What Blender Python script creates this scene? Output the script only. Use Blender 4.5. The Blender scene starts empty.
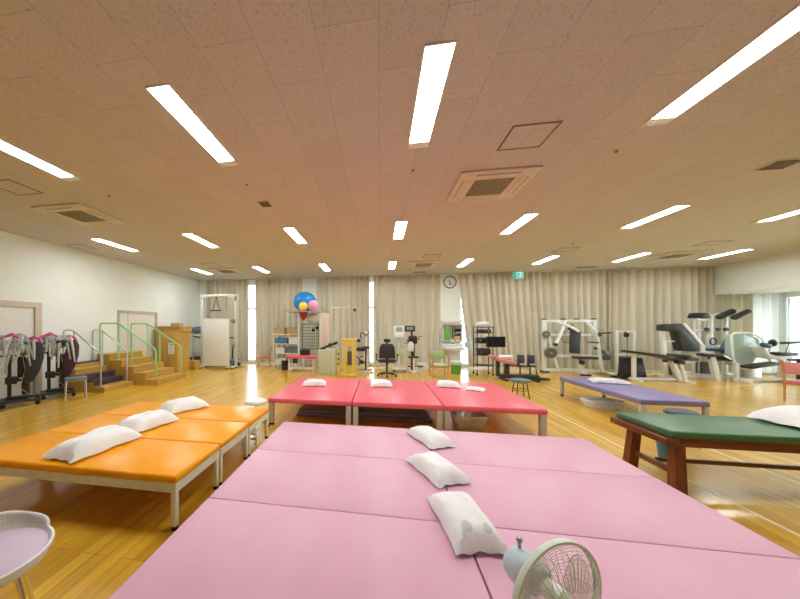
import bpy, bmesh, math, random
from mathutils import Vector, Matrix, Euler
random.seed(7)
C = bpy.context.scene.collection
PI = math.pi
H = 3.47            # ceiling height
XL, XR, YB, YF = -7.5, 12.5, 12.15, -3.2
XS = 10.6           # the dropped wall over the window bay

# ------------------------------------------------------------------ materials
def pm(name, col, rough=.5, metal=0.0, var=.06, scale=12.0, bump=0.0, coat=0.0, spec=.5, trans=0.0):
    m = bpy.data.materials.new(name); m.use_nodes = True
    nt = m.node_tree; b = nt.nodes['Principled BSDF']
    tc = nt.nodes.new('ShaderNodeTexCoord'); nz = nt.nodes.new('ShaderNodeTexNoise')
    nz.inputs['Scale'].default_value = scale; nz.inputs['Detail'].default_value = 4
    nt.links.new(tc.outputs['Object'], nz.inputs['Vector'])
    rp = nt.nodes.new('ShaderNodeValToRGB')
    rp.color_ramp.elements[0].position = .3; rp.color_ramp.elements[1].position = .7
    rp.color_ramp.elements[0].color = tuple(max(0, c*(1-var)) for c in col)+(1,)
    rp.color_ramp.elements[1].color = tuple(min(1, c*(1+var)) for c in col)+(1,)
    nt.links.new(nz.outputs['Fac'], rp.inputs['Fac']); nt.links.new(rp.outputs['Color'], b.inputs['Base Color'])
    b.inputs['Roughness'].default_value = rough; b.inputs['Metallic'].default_value = metal
    b.inputs['Coat Weight'].default_value = coat; b.inputs['Specular IOR Level'].default_value = spec
    if trans: b.inputs['Transmission Weight'].default_value = trans
    if bump:
        bp = nt.nodes.new('ShaderNodeBump'); bp.inputs['Strength'].default_value = bump; bp.inputs['Distance'].default_value = .01
        nt.links.new(nz.outputs['Fac'], bp.inputs['Height']); nt.links.new(bp.outputs['Normal'], b.inputs['Normal'])
    return m

M = {}
def mm(k, *a, **kw): M[k] = pm(k, *a, **kw)
mm('wall_paint', (.83,.86,.82), .85, var=.02, scale=3)
mm('door_paint', (.76,.72,.64), .6, var=.02)
mm('door_trim', (.62,.53,.42), .5)
mm('white_trim', (.80,.79,.76), .5, var=.02)
mm('ac_white', (.70,.66,.58), .5, var=.02)
mm('panel_line', (.22,.17,.13), .6)
mm('vent_dark', (.14,.10,.07), .6)
mm('mat_blue', (.24,.30,.38), .5)
mm('dark_grille', (.36,.34,.26), .6)
mm('steel', (.60,.60,.58), .3, metal=.85)
mm('chrome', (.75,.75,.76), .15, metal=1)
mm('dark_metal', (.05,.05,.055), .4, metal=.3)
mm('black_plastic', (.022,.022,.025), .45)
mm('black_vinyl', (.028,.029,.033), .38)
mm('charcoal_vinyl', (.035,.04,.042), .45)
mm('navy_vinyl', (.05,.08,.15), .4)
mm('slate_vinyl', (.15,.19,.24), .5)
mm('pink_vinyl', (.78,.43,.57), .38, spec=.4, var=.025, scale=5, bump=.02)
mm('pink_side', (.66,.30,.40), .45, var=.03)
mm('red_vinyl', (.86,.14,.20), .32, spec=.35, var=.03, scale=5, bump=.03)
mm('orange_vinyl', (1.0,.385,.002), .30, spec=.25, var=.04, scale=5, bump=.03)
mm('green_vinyl', (.058,.165,.068), .35, var=.06, scale=6, bump=.03)
mm('purple_vinyl', (.23,.19,.40), .42, var=.04, scale=5)
mm('maroon_vinyl', (.06,.022,.035), .45)
mm('salmon_vinyl', (.72,.22,.22), .4)
mm('cream_metal', (.82,.79,.66), .4)
mm('greige_metal', (.52,.47,.42), .45)
mm('cream_paint', (.66,.65,.58), .4)
mm('white_metal', (.80,.80,.77), .3)
mm('pillow_cloth', (.90,.89,.89), .9, var=.03, scale=25, bump=.15)
mm('mottled_cloth', (.72,.70,.78), .9, var=.12, scale=18, bump=.15)
mm('white_plastic', (.80,.80,.77), .4, var=.02)
mm('clear_plastic', (.84,.85,.83), .3, var=.03)
mm('mint_plastic', (.84,.92,.84), .35, var=.03)
mm('sky_plastic', (.58,.72,.82), .35, var=.03)
mm('blade_plastic', (.92,.93,.86), .15, trans=.85)
mm('lilac_vinyl', (.66,.53,.68), .45, var=.02)
mm('green_rail', (.28,.70,.28), .35)
mm('cart_wood', (.50,.28,.09), .4)
mm('grey_cloth', (.40,.41,.41), .9, var=.25, scale=18, bump=.3)
mm('pale_strap', (.58,.59,.58), .9, var=.15)
mm('hot_pink', (.62,.06,.26), .4)
mm('yellow_metal', (.80,.58,.12), .4)
mm('beige_metal', (.66,.60,.40), .4)
mm('pale_green_metal', (.60,.64,.50), .45)
mm('blue_rubber', (.01,.21,.62), .25, var=.03)
mm('yellow_rubber', (.85,.62,.05), .3, var=.03)
mm('pink_rubber', (.82,.30,.48), .3, var=.03)
mm('clear_rubber', (.68,.66,.64), .3, var=.03)
mm('red_plastic', (.45,.03,.04), .4)
mm('peach_cloth', (.78,.56,.44), .85)
mm('orange_wood', (.60,.26,.09), .4)
mm('cardboard', (.52,.36,.18), .8)
mm('blue_plastic', (.08,.22,.45), .35)
mm('teal_plastic', (.04,.20,.30), .35)
mm('leaf_green', (.15,.42,.06), .5)
mm('chair_green', (.33,.48,.22), .7)
mm('seat_green', (.52,.62,.42), .7)
mm('chair_pink', (.75,.30,.34), .7)
mm('rubber_black', (.02,.02,.02), .8)
mm('iron_plate', (.16,.16,.15), .45, metal=.4)
mm('screen_black', (.012,.013,.015), .12)
mm('frost_panel', (.48,.60,.54), .15, var=.02)
mm('lcd_grey', (.35,.40,.42), .2)
mm('sign_green', (.03,.55,.30), .4)
mm('clock_face', (.80,.80,.76), .5, var=.01)
mm('exterior_plaster', (.75,.80,.80), .9)
mm('exterior_ground', (.55,.60,.52), .9)
mm('ceramic', (.82,.82,.80), .12, var=.01)
mm('line_paint', (.85,.70,.42), .35)
mm('print_grey', (.70,.69,.70), .9)

def wood(name, c1, c2, rough=.4, axis='x', stretch=.06, scale=30):
    m = bpy.data.materials.new(name); m.use_nodes = True; nt = m.node_tree; b = nt.nodes['Principled BSDF']
    tc = nt.nodes.new('ShaderNodeTexCoord'); mp = nt.nodes.new('ShaderNodeMapping'); nz = nt.nodes.new('ShaderNodeTexNoise')
    s = [1,1,1]; s['xyz'.index(axis)] = stretch; mp.inputs['Scale'].default_value = s
    nz.inputs['Scale'].default_value = scale; nz.inputs['Detail'].default_value = 6
    rp = nt.nodes.new('ShaderNodeValToRGB')
    rp.color_ramp.elements[0].position = .32; rp.color_ramp.elements[1].position = .68
    rp.color_ramp.elements[0].color = c1+(1,); rp.color_ramp.elements[1].color = c2+(1,)
    L = nt.links.new
    L(tc.outputs['Object'], mp.inputs['Vector']); L(mp.outputs['Vector'], nz.inputs['Vector'])
    L(nz.outputs['Fac'], rp.inputs['Fac']); L(rp.outputs['Color'], b.inputs['Base Color'])
    b.inputs['Roughness'].default_value = rough
    M[name] = m
wood('red_wood', (.15,.035,.014), (.27,.075,.03), .35, 'z')
wood('red_wood_long', (.13,.03,.012), (.24,.065,.026), .35, 'x')
wood('step_wood', (.50,.28,.05), (.64,.39,.09), .4, 'y')
wood('dark_tread', (.045,.022,.03), (.085,.05,.06), .45, 'y')
wood('cabinet_wood', (.52,.29,.055), (.66,.41,.10), .4, 'z')
wood('chair_wood', (.52,.25,.075), (.68,.36,.12), .35, 'z')

def floor_mat():
    m = bpy.data.materials.new('varnished_floorboards'); m.use_nodes = True; nt = m.node_tree; b = nt.nodes['Principled BSDF']
    N = nt.nodes.new; L = nt.links.new
    tc = N('ShaderNodeTexCoord'); mp = N('ShaderNodeMapping'); mp.inputs['Rotation'].default_value = (0,0,PI/2)
    L(tc.outputs['Object'], mp.inputs['Vector'])
    br = N('ShaderNodeTexBrick'); br.inputs['Scale'].default_value = 1
    br.inputs['Brick Width'].default_value = 1.8; br.inputs['Row Height'].default_value = .1
    br.inputs['Mortar Size'].default_value = .0016; br.inputs['Mortar Smooth'].default_value = .3; br.inputs['Bias'].default_value = 0
    br.offset = .37; br.offset_frequency = 3
    br.inputs['Color1'].default_value = (.64,.34,.022,1); br.inputs['Color2'].default_value = (.82,.50,.045,1)
    br.inputs['Mortar'].default_value = (.20,.10,.02,1)
    L(mp.outputs['Vector'], br.inputs['Vector'])
    mp2 = N('ShaderNodeMapping'); mp2.inputs['Scale'].default_value = (1,.06,1); L(tc.outputs['Object'], mp2.inputs['Vector'])
    nz = N('ShaderNodeTexNoise'); nz.inputs['Scale'].default_value = 22; nz.inputs['Detail'].default_value = 6
    L(mp2.outputs['Vector'], nz.inputs['Vector'])
    rp = N('ShaderNodeValToRGB'); rp.color_ramp.elements[0].position=.3; rp.color_ramp.elements[1].position=.7
    rp.color_ramp.elements[0].color=(.82,.79,.72,1); rp.color_ramp.elements[1].color=(1.12,1.12,1.1,1)
    L(nz.outputs['Fac'], rp.inputs['Fac'])
    mx = N('ShaderNodeMix'); mx.data_type='RGBA'; mx.blend_type='MULTIPLY'; mx.inputs['Factor'].default_value=1
    L(br.outputs['Color'], mx.inputs[6]); L(rp.outputs['Color'], mx.inputs[7]); L(mx.outputs[2], b.inputs['Base Color'])
    b.inputs['Roughness'].default_value = .30; b.inputs['Coat Weight'].default_value = .5; b.inputs['Coat Roughness'].default_value = .13
    nz2 = N('ShaderNodeTexNoise'); nz2.inputs['Scale'].default_value = 2.5; L(tc.outputs['Object'], nz2.inputs['Vector'])
    bp = N('ShaderNodeBump'); bp.inputs['Strength'].default_value=.08; bp.inputs['Distance'].default_value=.02
    L(nz2.outputs['Fac'], bp.inputs['Height']); L(bp.outputs['Normal'], b.inputs['Coat Normal'])
    M['floor'] = m
floor_mat()
def ceil_mat():
    m = bpy.data.materials.new('pitted_ceiling_boards'); m.use_nodes = True; nt = m.node_tree; b = nt.nodes['Principled BSDF']
    N = nt.nodes.new; L = nt.links.new
    tc = N('ShaderNodeTexCoord'); mp = N('ShaderNodeMapping'); mp.inputs['Rotation'].default_value=(0,0,PI/2)
    mp.inputs['Location'].default_value=(.31,0,0)
    L(tc.outputs['Object'], mp.inputs['Vector'])
    br = N('ShaderNodeTexBrick'); br.inputs['Scale'].default_value=1; br.inputs['Brick Width'].default_value=.82
    br.inputs['Row Height'].default_value=.41; br.inputs['Mortar Size'].default_value=.0028; br.inputs['Mortar Smooth'].default_value=.6; br.offset=.5
    br.inputs['Color1'].default_value=(.60,.585,.58,1); br.inputs['Color2'].default_value=(.63,.615,.61,1); br.inputs['Mortar'].default_value=(.40,.37,.35,1)
    L(mp.outputs['Vector'], br.inputs['Vector'])
    mp2 = N('ShaderNodeMapping'); mp2.inputs['Scale'].default_value=(1,.45,1); L(tc.outputs['Object'], mp2.inputs['Vector'])
    vo = N('ShaderNodeTexNoise'); vo.inputs['Scale'].default_value=105; vo.inputs['Detail'].default_value=2; L(mp2.outputs['Vector'], vo.inputs['Vector'])
    rp = N('ShaderNodeValToRGB'); rp.color_ramp.elements[0].position=.33; rp.color_ramp.elements[1].position=.42
    rp.color_ramp.elements[0].color=(.74,.71,.69,1); rp.color_ramp.elements[1].color=(1,1,1,1)
    L(vo.outputs['Fac'], rp.inputs['Fac'])
    mx = N('ShaderNodeMix'); mx.data_type='RGBA'; mx.blend_type='MULTIPLY'; mx.inputs['Factor'].default_value=1
    L(br.outputs['Color'], mx.inputs[6]); L(rp.outputs['Color'], mx.inputs[7]); L(mx.outputs[2], b.inputs['Base Color'])
    b.inputs['Roughness'].default_value=.9
    M['ceiling']=m
ceil_mat()
def curtain_mat(name, col, tr):
    m = bpy.data.materials.new(name); m.use_nodes=True; nt=m.node_tree; N=nt.nodes.new; L=nt.links.new
    out = nt.nodes['Material Output']; nt.nodes.remove(nt.nodes['Principled BSDF'])
    tc=N('ShaderNodeTexCoord'); mp=N('ShaderNodeMapping'); mp.inputs['Scale'].default_value=(1,1,.05); nz=N('ShaderNodeTexNoise'); nz.inputs['Scale'].default_value=5
    L(tc.outputs['Object'],mp.inputs['Vector']); L(mp.outputs['Vector'],nz.inputs['Vector'])
    rp=N('ShaderNodeValToRGB'); rp.color_ramp.elements[0].position=.3; rp.color_ramp.elements[1].position=.7
    rp.color_ramp.elements[0].color=tuple(c*.9 for c in col)+(1,); rp.color_ramp.elements[1].color=tuple(min(1,c*1.06) for c in col)+(1,)
    L(nz.outputs['Fac'],rp.inputs['Fac'])
    d=N('ShaderNodeBsdfDiffuse'); t=N('ShaderNodeBsdfTranslucent'); x=N('ShaderNodeMixShader'); x.inputs[0].default_value=tr
    L(rp.outputs['Color'],d.inputs['Color']); L(rp.outputs['Color'],t.inputs['Color'])
    L(d.outputs[0],x.inputs[1]); L(t.outputs[0],x.inputs[2]); L(x.outputs[0],out.inputs['Surface'])
    M[name]=m
curtain_mat('curtain_cloth',(.60,.535,.415),.07)
curtain_mat('pale_curtain',(.74,.74,.72),.4)
def glass_mat():
    m=bpy.data.materials.new('window_glass'); m.use_nodes=True; nt=m.node_tree; N=nt.nodes.new; L=nt.links.new
    out=nt.nodes['Material Output']; nt.nodes.remove(nt.nodes['Principled BSDF'])
    t=N('ShaderNodeBsdfTransparent'); g=N('ShaderNodeBsdfGlossy'); g.inputs['Roughness'].default_value=.02
    fr=N('ShaderNodeFresnel'); fr.inputs['IOR'].default_value=1.45; x=N('ShaderNodeMixShader')
    t.inputs['Color'].default_value=(.95,.97,.96,1)
    L(fr.outputs[0],x.inputs[0]); L(t.outputs[0],x.inputs[1]); L(g.outputs[0],x.inputs[2]); L(x.outputs[0],out.inputs['Surface'])
    M['glass']=m
glass_mat()
def emit_mat(name,col,s):
    m=bpy.data.materials.new(name); m.use_nodes=True; nt=m.node_tree; N=nt.nodes.new
    out=nt.nodes['Material Output']; nt.nodes.remove(nt.nodes['Principled BSDF'])
    e=N('ShaderNodeEmission'); e.inputs['Color'].default_value=col+(1,); e.inputs['Strength'].default_value=s
    nt.links.new(e.outputs[0],out.inputs['Surface']); M[name]=m
emit_mat('lamp_glow',(.94,1,1),17.5)
emit_mat('exit_glow',(.05,.46,.30),.42)
emit_mat('exit_white',(.8,1,.9),.45)
def mirror_mat():
    m=pm('mirror_glass',(.85,.87,.86),.02,metal=1,var=0); M['mirror']=m
mirror_mat()

# ------------------------------------------------------------------ mesh builder
class MB:
    def __init__(s): s.bm = bmesh.new()
    def box(s, cx,cy,cz, sx,sy,sz, bev=0, rot=None, seg=2):
        r = bmesh.ops.create_cube(s.bm, size=1); vs = r['verts']
        mt = Matrix.Translation((cx,cy,cz)) @ (Euler(rot).to_matrix().to_4x4() if rot else Matrix()) @ Matrix.Diagonal((sx,sy,sz,1))
        for v in vs: v.co = mt @ v.co
        if bev:
            es = list({e for v in vs for e in v.link_edges})
            bmesh.ops.bevel(s.bm, geom=es, offset=min(bev,.49*min(sx,sy,sz)), segments=seg, affect='EDGES', profile=.5)
        return s
    def b2(s, x0,x1,y0,y1,z0,z1, bev=0, seg=2):
        return s.box((x0+x1)/2,(y0+y1)/2,(z0+z1)/2,abs(x1-x0),abs(y1-y0),abs(z1-z0),bev,None,seg)
    def tube(s, pts, r, n=8, closed=False, caps=True):
        P=[Vector(p) for p in pts]; m=len(P); rings=[]; up=None
        for i,p in enumerate(P):
            if closed: t=(P[(i+1)%m]-P[i-1])
            else: t=(P[min(i+1,m-1)]-P[max(i-1,0)])
            t.normalize()
            if up is None:
                up = Vector((0,0,1)) if abs(t.z)<.9 else Vector((1,0,0))
            a=t.cross(up)
            if a.length<1e-5: a=t.cross(Vector((0,1,0)))
            a.normalize(); b=a.cross(t).normalized(); up=b
            rr = r[i] if isinstance(r,(list,tuple)) else r
            rings.append([s.bm.verts.new(p+rr*(math.cos(2*PI*k/n)*a+math.sin(2*PI*k/n)*b)) for k in range(n)])
        for i in range(m if closed else m-1):
            A=rings[i];B=rings[(i+1)%m]
            for k in range(n):
                s.bm.faces.new((A[k],A[(k+1)%n],B[(k+1)%n],B[k]))
        if caps and not closed:
            s.bm.faces.new(rings[0][::-1]); s.bm.faces.new(rings[-1])
        return s
    def lathe(s, prof, c=(0,0,0), n=20, rot=None):
        mt=Matrix.Translation(c) @ (Euler(rot).to_matrix().to_4x4() if rot else Matrix()); rings=[]
        for r,z in prof:
            if r<1e-6: rings.append([s.bm.verts.new(mt@Vector((0,0,z)))])
            else: rings.append([s.bm.verts.new(mt@Vector((r*math.cos(2*PI*k/n),r*math.sin(2*PI*k/n),z))) for k in range(n)])
        for A,B in zip(rings,rings[1:]):
            for k in range(n):
                if len(A)==1 and len(B)==1: continue
                if len(A)==1: s.bm.faces.new((A[0],B[(k+1)%n],B[k]))
                elif len(B)==1: s.bm.faces.new((A[k],A[(k+1)%n],B[0]))
                else: s.bm.faces.new((A[k],A[(k+1)%n],B[(k+1)%n],B[k]))
        for ring,fl in ((rings[0],1),(rings[-1],0)):
            if len(ring)>1: s.bm.faces.new(ring[::-1] if fl else ring)
        return s
    def cyl(s, c, r, h, n=16, rot=None, bev=0):
        b=min(bev,r*.5,h*.4)
        return s.lathe([(r-b,-h/2),(r,-h/2+b),(r,h/2-b),(r-b,h/2)] if b else [(r,-h/2),(r,h/2)],c,n,rot)
    def ell(s, c, rx,ry,rz, u=24, v=14):
        r=bmesh.ops.create_uvsphere(s.bm,u_segments=u,v_segments=v,radius=1)
        for q in r['verts']: q.co=Vector((c[0]+q.co.x*rx,c[1]+q.co.y*ry,c[2]+q.co.z*rz))
        return s
    def prism(s, poly, ax, a, b, bev=0):
        def p(u,w,d): return {'x':(d,u,w),'y':(u,d,w),'z':(u,w,d)}[ax]
        A=[s.bm.verts.new(p(u,w,a)) for u,w in poly]; B=[s.bm.verts.new(p(u,w,b)) for u,w in poly]
        n=len(poly); fs=[s.bm.faces.new(A),s.bm.faces.new(B[::-1])]
        for i in range(n): fs.append(s.bm.faces.new((A[i],B[i],B[(i+1)%n],A[(i+1)%n])))
        bmesh.ops.recalc_face_normals(s.bm,faces=fs)
        if bev:
            es=list({e for f in fs for e in f.edges}); bmesh.ops.bevel(s.bm,geom=es,offset=bev,segments=2,affect='EDGES',profile=.5)
        return s
    def build(s, name, mat, parent=None, angle=38):
        bmesh.ops.recalc_face_normals(s.bm, faces=s.bm.faces[:])
        me=bpy.data.meshes.new(name); s.bm.to_mesh(me); s.bm.free()
        me.materials.append(M[mat])
        for p in me.polygons: p.use_smooth=True
        me.set_sharp_from_angle(angle=math.radians(angle))
        o=bpy.data.objects.new(name,me); C.objects.link(o)
        if parent: o.parent=parent
        return o

def tag(o,label,cat,group=None):
    o['label']=label; o['category']=cat
    if group: o['group']=group
    return o
def thing(name,label,cat,loc=(0,0,0),rz=0,group=None):
    o=bpy.data.objects.new(name,None); C.objects.link(o); o.location=loc; o.rotation_euler=(0,0,rz); o.empty_display_size=.1
    return tag(o,label,cat,group)
def one(name,mb,mat,label,cat,loc=(0,0,0),rz=0,group=None):
    o=mb.build(name,mat); o.location=loc; o.rotation_euler=(0,0,rz); return tag(o,label,cat,group)
def struct(name,mb,mat,parent=None):
    o=mb.build(name,mat,parent); o['kind']='structure'; return o
def dup(root,loc,rz=None,label=None,group=None):
    r=root.copy(); C.objects.link(r); r.location=loc
    if rz is not None: r.rotation_euler=(0,0,rz)
    if label: r['label']=label
    if group: r['group']=group
    for ch in list(root.children):
        c=ch.copy(); C.objects.link(c); c.parent=r
        for g in list(ch.children):
            d=g.copy(); C.objects.link(d); d.parent=c
    return r
def arc(cx,cz,r,a0,a1,n=8): return [(cx+r*math.cos(a0+(a1-a0)*i/n), cz+r*math.sin(a0+(a1-a0)*i/n)) for i in range(n+1)]

# ------------------------------------------------------------------ the room
struct('floor', MB().b2(XL-.2,XR+.2,YF-.2,YB+.2,-.1,0), 'floor')
struct('ceiling', MB().b2(XL-.2,XS+.1,YF-.2,YB+.2,H,H+.1), 'ceiling')
struct('ceiling_bay', MB().b2(XS+.1,XR+.2,YF-.2,YB+.2,2.6,2.7), 'wall_paint')
struct('wall_right_upper', MB().b2(XS,XS+.1,YF,YB,2.6,H), 'wall_paint')
struct('trim_1', MB().b2(XS-.012,XS+.112,YF,YB-.02,2.56,2.6), 'white_trim')
struct('wall_front', MB().b2(XL-.2,XR+.2,YF-.2,YF,0,H), 'wall_paint')
# left wall with two door openings
wl=MB()
for y0,y1,z0,z1 in ((YF,4.1,0,H),(5.70,7.85,0,H),(9.40,YB,0,H),(4.1,5.70,2.03,H),(7.85,9.40,1.98,H)): wl.b2(XL-.2,XL,y0,y1,z0,z1)
struct('wall_left', wl, 'wall_paint')
# back wall and its window openings
WINS=[(-7.0,-3.05),(-2.35,2.15),(2.98,7.45),(7.82,10.3),(11.0,12.3)]
wb=MB(); xs=XL
for a,b in WINS:
    wb.b2(xs,a,YB,YB+.2,0,H); top=3.3 if a<10 else 2.5
    wb.b2(a,b,YB,YB+.2,0,.1); wb.b2(a,b,YB,YB+.2,top,H); xs=b
wb.b2(xs,XR+.2,YB,YB+.2,0,H)
struct('wall_back', wb, 'wall_paint')
wr=MB(); wr.b2(XR,XR+.2,YF,4.0,0,2.7); wr.b2(XR,XR+.2,12.08,YB,0,2.7); wr.b2(XR,XR+.2,4,12.08,0,.1); wr.b2(XR,XR+.2,4,12.08,2.5,2.7)
struct('wall_right', wr, 'wall_paint')
# column faces between the windows stand a little proud of the curtains' line
for i,(a,b) in enumerate(((-3.0,-2.42),(2.24,2.93))):
    struct('wall_column', MB().b2(a,b,YB-.10,YB+.01,0,H), 'wall_paint')
struct('wall_corner_column', MB().b2(XL,XL+.33,YB-.14,YB+.01,0,H), 'wall_paint')
struct('baseboard_back', MB().b2(XL+.34,-3.01,YB-.06,YB-.001,0,.10).b2(-2.41,2.23,YB-.06,YB-.001,0,.10).b2(2.94,XR,YB-.06,YB-.001,0,.10), 'white_trim')
struct('baseboard_left', MB().b2(XL,XL+.012,YF,4.0,0,.07).b2(XL,XL+.012,5.8,7.78,0,.07).b2(XL,XL+.012,9.47,YB-.2,0,.07), 'white_trim')
for i,(a,b) in enumerate(WINS):
    top=3.3 if a<10 else 2.5
    m=MB(); y0,y1=YB+.06,YB+.12; w=.05
    m.b2(a,b,y0,y1,.1,.1+w).b2(a,b,y0,y1,top-w,top)
    n=max(2,round((b-a)/1.1)); k=[a+(b-a)*j/n for j in range(n+1)]
    if i==0: k=[-7.0,-6.1,-5.45,-4.72,-3.9,-3.05]
    if i==1: k=[-2.35,-1.3,-.62,.45,1.3,2.15]
    for x in k: m.b2(max(a,x-w/2),min(b,x+w/2),y0+.001,y1-.001,.1,top)
    m.b2(a,b,y0+.002,y1-.002,2.22,2.32)
    wn=struct('window_%d'%(i+1), m, 'white_metal')
    struct('window_glass', MB().b2(a+.01,b-.01,YB+.085,YB+.095,.11,top-.01), 'glass', wn)
m=MB(); x0,x1=XR+.06,XR+.12
m.b2(x0,x1,4,12.08,.1,.16).b2(x0,x1,4,12.08,2.44,2.5)
for y in (4.03,5.6,7.2,8.8,10.4,12.05): m.b2(x0+.001,x1-.001,y-.03,y+.03,.1,2.5)
wn=struct('window_6', m,'white_metal')
struct('window_glass', MB().b2(XR+.085,XR+.095,4.01,12.07,.11,2.49),'glass',wn)
# ground and a plain building outside the right-hand windows
struct('exterior_ground', MB().b2(-30,60,YB+.3,40,-.4,-.3).b2(XR+.3,60,-20,YB+.3,-.4,-.3),'exterior_ground')
struct('exterior_building', MB().b2(34,40,4,40,-.3,5),'exterior_plaster')
# doors
d=struct('door_1', MB().b2(XL-.05,XL-.01,4.18,5.62,0,1.96,.004),'door_paint')
struct('door_frame', MB().b2(XL-.1,XL+.025,4.06,4.18,0,2.07).b2(XL-.1,XL+.025,5.62,5.76,0,2.07).b2(XL-.1,XL+.024,4.18,5.62,1.96,2.07),'door_trim',d)
d=struct('door_2', MB().b2(XL-.05,XL-.01,7.89,9.36,0,1.945,.004),'door_paint')
struct('door_frame', MB().b2(XL-.1,XL+.02,7.81,7.89,0,2.02).b2(XL-.1,XL+.02,9.36,9.44,0,2.02).b2(XL-.1,XL+.019,7.89,9.36,1.945,2.02),'greige_metal',d)
struct('door_joint', MB().b2(XL-.012,XL-.006,8.20,8.225,0,1.945),'greige_metal',d)
# painted court lines on the boards
ln=MB()
def line(p,q,w=.03):
    p=Vector(p);q=Vector(q);n=(q-p).normalized();t=Vector((-n.y,n.x))*w/2
    vs=[ln.bm.verts.new((v.x,v.y,z)) for z in (0,.0012) for v in (p-t,q-t,q+t,p+t)]
    for f in ((3,2,1,0),(4,5,6,7),(0,1,5,4),(1,2,6,5),(2,3,7,6),(3,0,4,7)): ln.bm.faces.new([vs[i] for i in f])
line((3.06,1.2),(3.06,9.0)); line((4.02,2.0),(4.25,9.0)); line((-6.62,1.0),(-6.62,6.0)); line((7.2,8.8),(11.8,10.9),.02)
struct('trim_2', ln, 'line_paint')

# ------------------------------------------------------------------ curtains
def curtain(x0,x1,label,mat='curtain_cloth',top=3.45,y=YB-.22,lean0=0,lean1=0,seed=0,bot=.09):
    rnd=random.Random(seed); bm=bmesh.new(); ph=[rnd.uniform(0,6.28) for _ in range(4)]
    n=int((x1-x0)/.016)+2; rows=10; vs=[]
    for j in range(rows+1):
        f=j/rows; z=bot+(top-bot)*f; r=[]
        for i in range(n+1):
            u=i/n; X=x0+(x1-x0)*u; A=.062*(1-.25*f)
            a_=X*2*PI/.235+1.5*math.sin(X*1.9+ph[0])+.9*math.sin(X*4.7+ph[3])+.22*math.sin(z*1.3+ph[1]); dy=A*(math.sin(a_)+.28*math.sin(2*a_+ph[1]))+.016*math.sin(X*2*PI/.61+ph[2]+.4*z*(1-f))
            xx=X+ (lean0*(1-u)+lean1*u)*(1-f)+.006*math.sin(z*2+X*9+ph[3])
            r.append(bm.verts.new((xx,y+dy,z)))
        vs.append(r)
    for j in range(rows):
        for i in range(n): bm.faces.new((vs[j][i],vs[j][i+1],vs[j+1][i+1],vs[j+1][i]))
    mb=MB(); mb.bm.free(); mb.bm=bm
    t=thing('curtain',label,'curtain',(0,0,0),0,'curtains along the back windows')
    mb.build('drape',mat,t,180)
    MB().b2(x0,x1,y-.035,y+.035,top-.012,top+.012).build('rail','white_metal',t)
    return t
curtain(-7.14,-5.25,'beige pleated curtain behind the treadmill and its harness frame, beside the left corner',seed=1)
curtain(-4.97,-3.01,'beige pleated curtain between bright window slit and column, behind the small orange chair',seed=2)
curtain(-2.41,-.34,'beige pleated curtain behind the yellow machine and overhead pulley arm',seed=3)
curtain(-.21,2.23,'beige pleated curtain left of the wall clock, behind the black swivel chair',seed=4)
curtain(2.86,7.67,'wide beige pleated curtain under the green exit sign, behind monitor rack and weight press',lean0=.37,seed=5)
curtain(7.63,XS-.02,'beige pleated curtain behind the angled black bench and leg machines, ending at the dropped wall',seed=6)
curtain(XS+.03,11.55,'beige pleated curtain under the dropped wall beam at the right corner',top=2.57,seed=7)
curtain(11.57,12.47,'pale thin curtain in the far right corner beside the bright window',mat='pale_curtain',top=2.57,seed=8)

# ------------------------------------------------------------------ ceiling fittings
def make_light():
    t=thing('ceiling_light','', 'ceiling light',(0,0,0),0,'recessed strip lights in the ceiling')
    w,l=.192,1.22
    MB().b2(-w/2-.012,-w/2,-l/2-.012,l/2+.012,-.014,-.001).b2(w/2,w/2+.012,-l/2-.012,l/2+.012,-.014,-.001)\
        .b2(-w/2,w/2,-l/2-.012,-l/2,-.014,-.001).b2(-w/2,w/2,l/2,l/2+.012,-.014,-.001).build('frame','white_trim',t)
    MB().b2(-w/2+.001,w/2-.001,-l/2+.001,l/2-.09,-.008,-.002).build('lamp','lamp_glow',t)
    e=MB().b2(-w/2+.001,w/2-.001,l/2-.09,l/2-.001,-.006,-.002)
    for k in range(5): e.b2(-w/2+.02+k*.038,-w/2+.03+k*.038,l/2-.085,l/2-.006,-.011,-.006)
    e.build('end_louvre','mint_plastic',t)
    return t
L0=make_light(); first=True
colx=[-6.13,-3.93,-1.74,.41,2.57,4.75,6.92,9.08]
where=['along the left wall','second from the left wall','third from the left wall','on the centre line','fifth from the left wall','sixth from the left wall','seventh from the left wall','beside the dropped right wall']
rowl=[(2.81,'large near-row ceiling strip light '),(6.42,'middle-row ceiling strip light '),(10.02,'small far-row ceiling strip light ')]
for j,(y,rn) in enumerate(rowl):
    for i,x in enumerate(colx):
        if j==0 and i in (0,6,7): continue
        if j==1 and i==7: continue
        lab=rn+where[i]
        if first: L0.location=(x,y,H); L0['label']=lab; first=False
        else: dup(L0,(x,y,H),None,lab)

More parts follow.
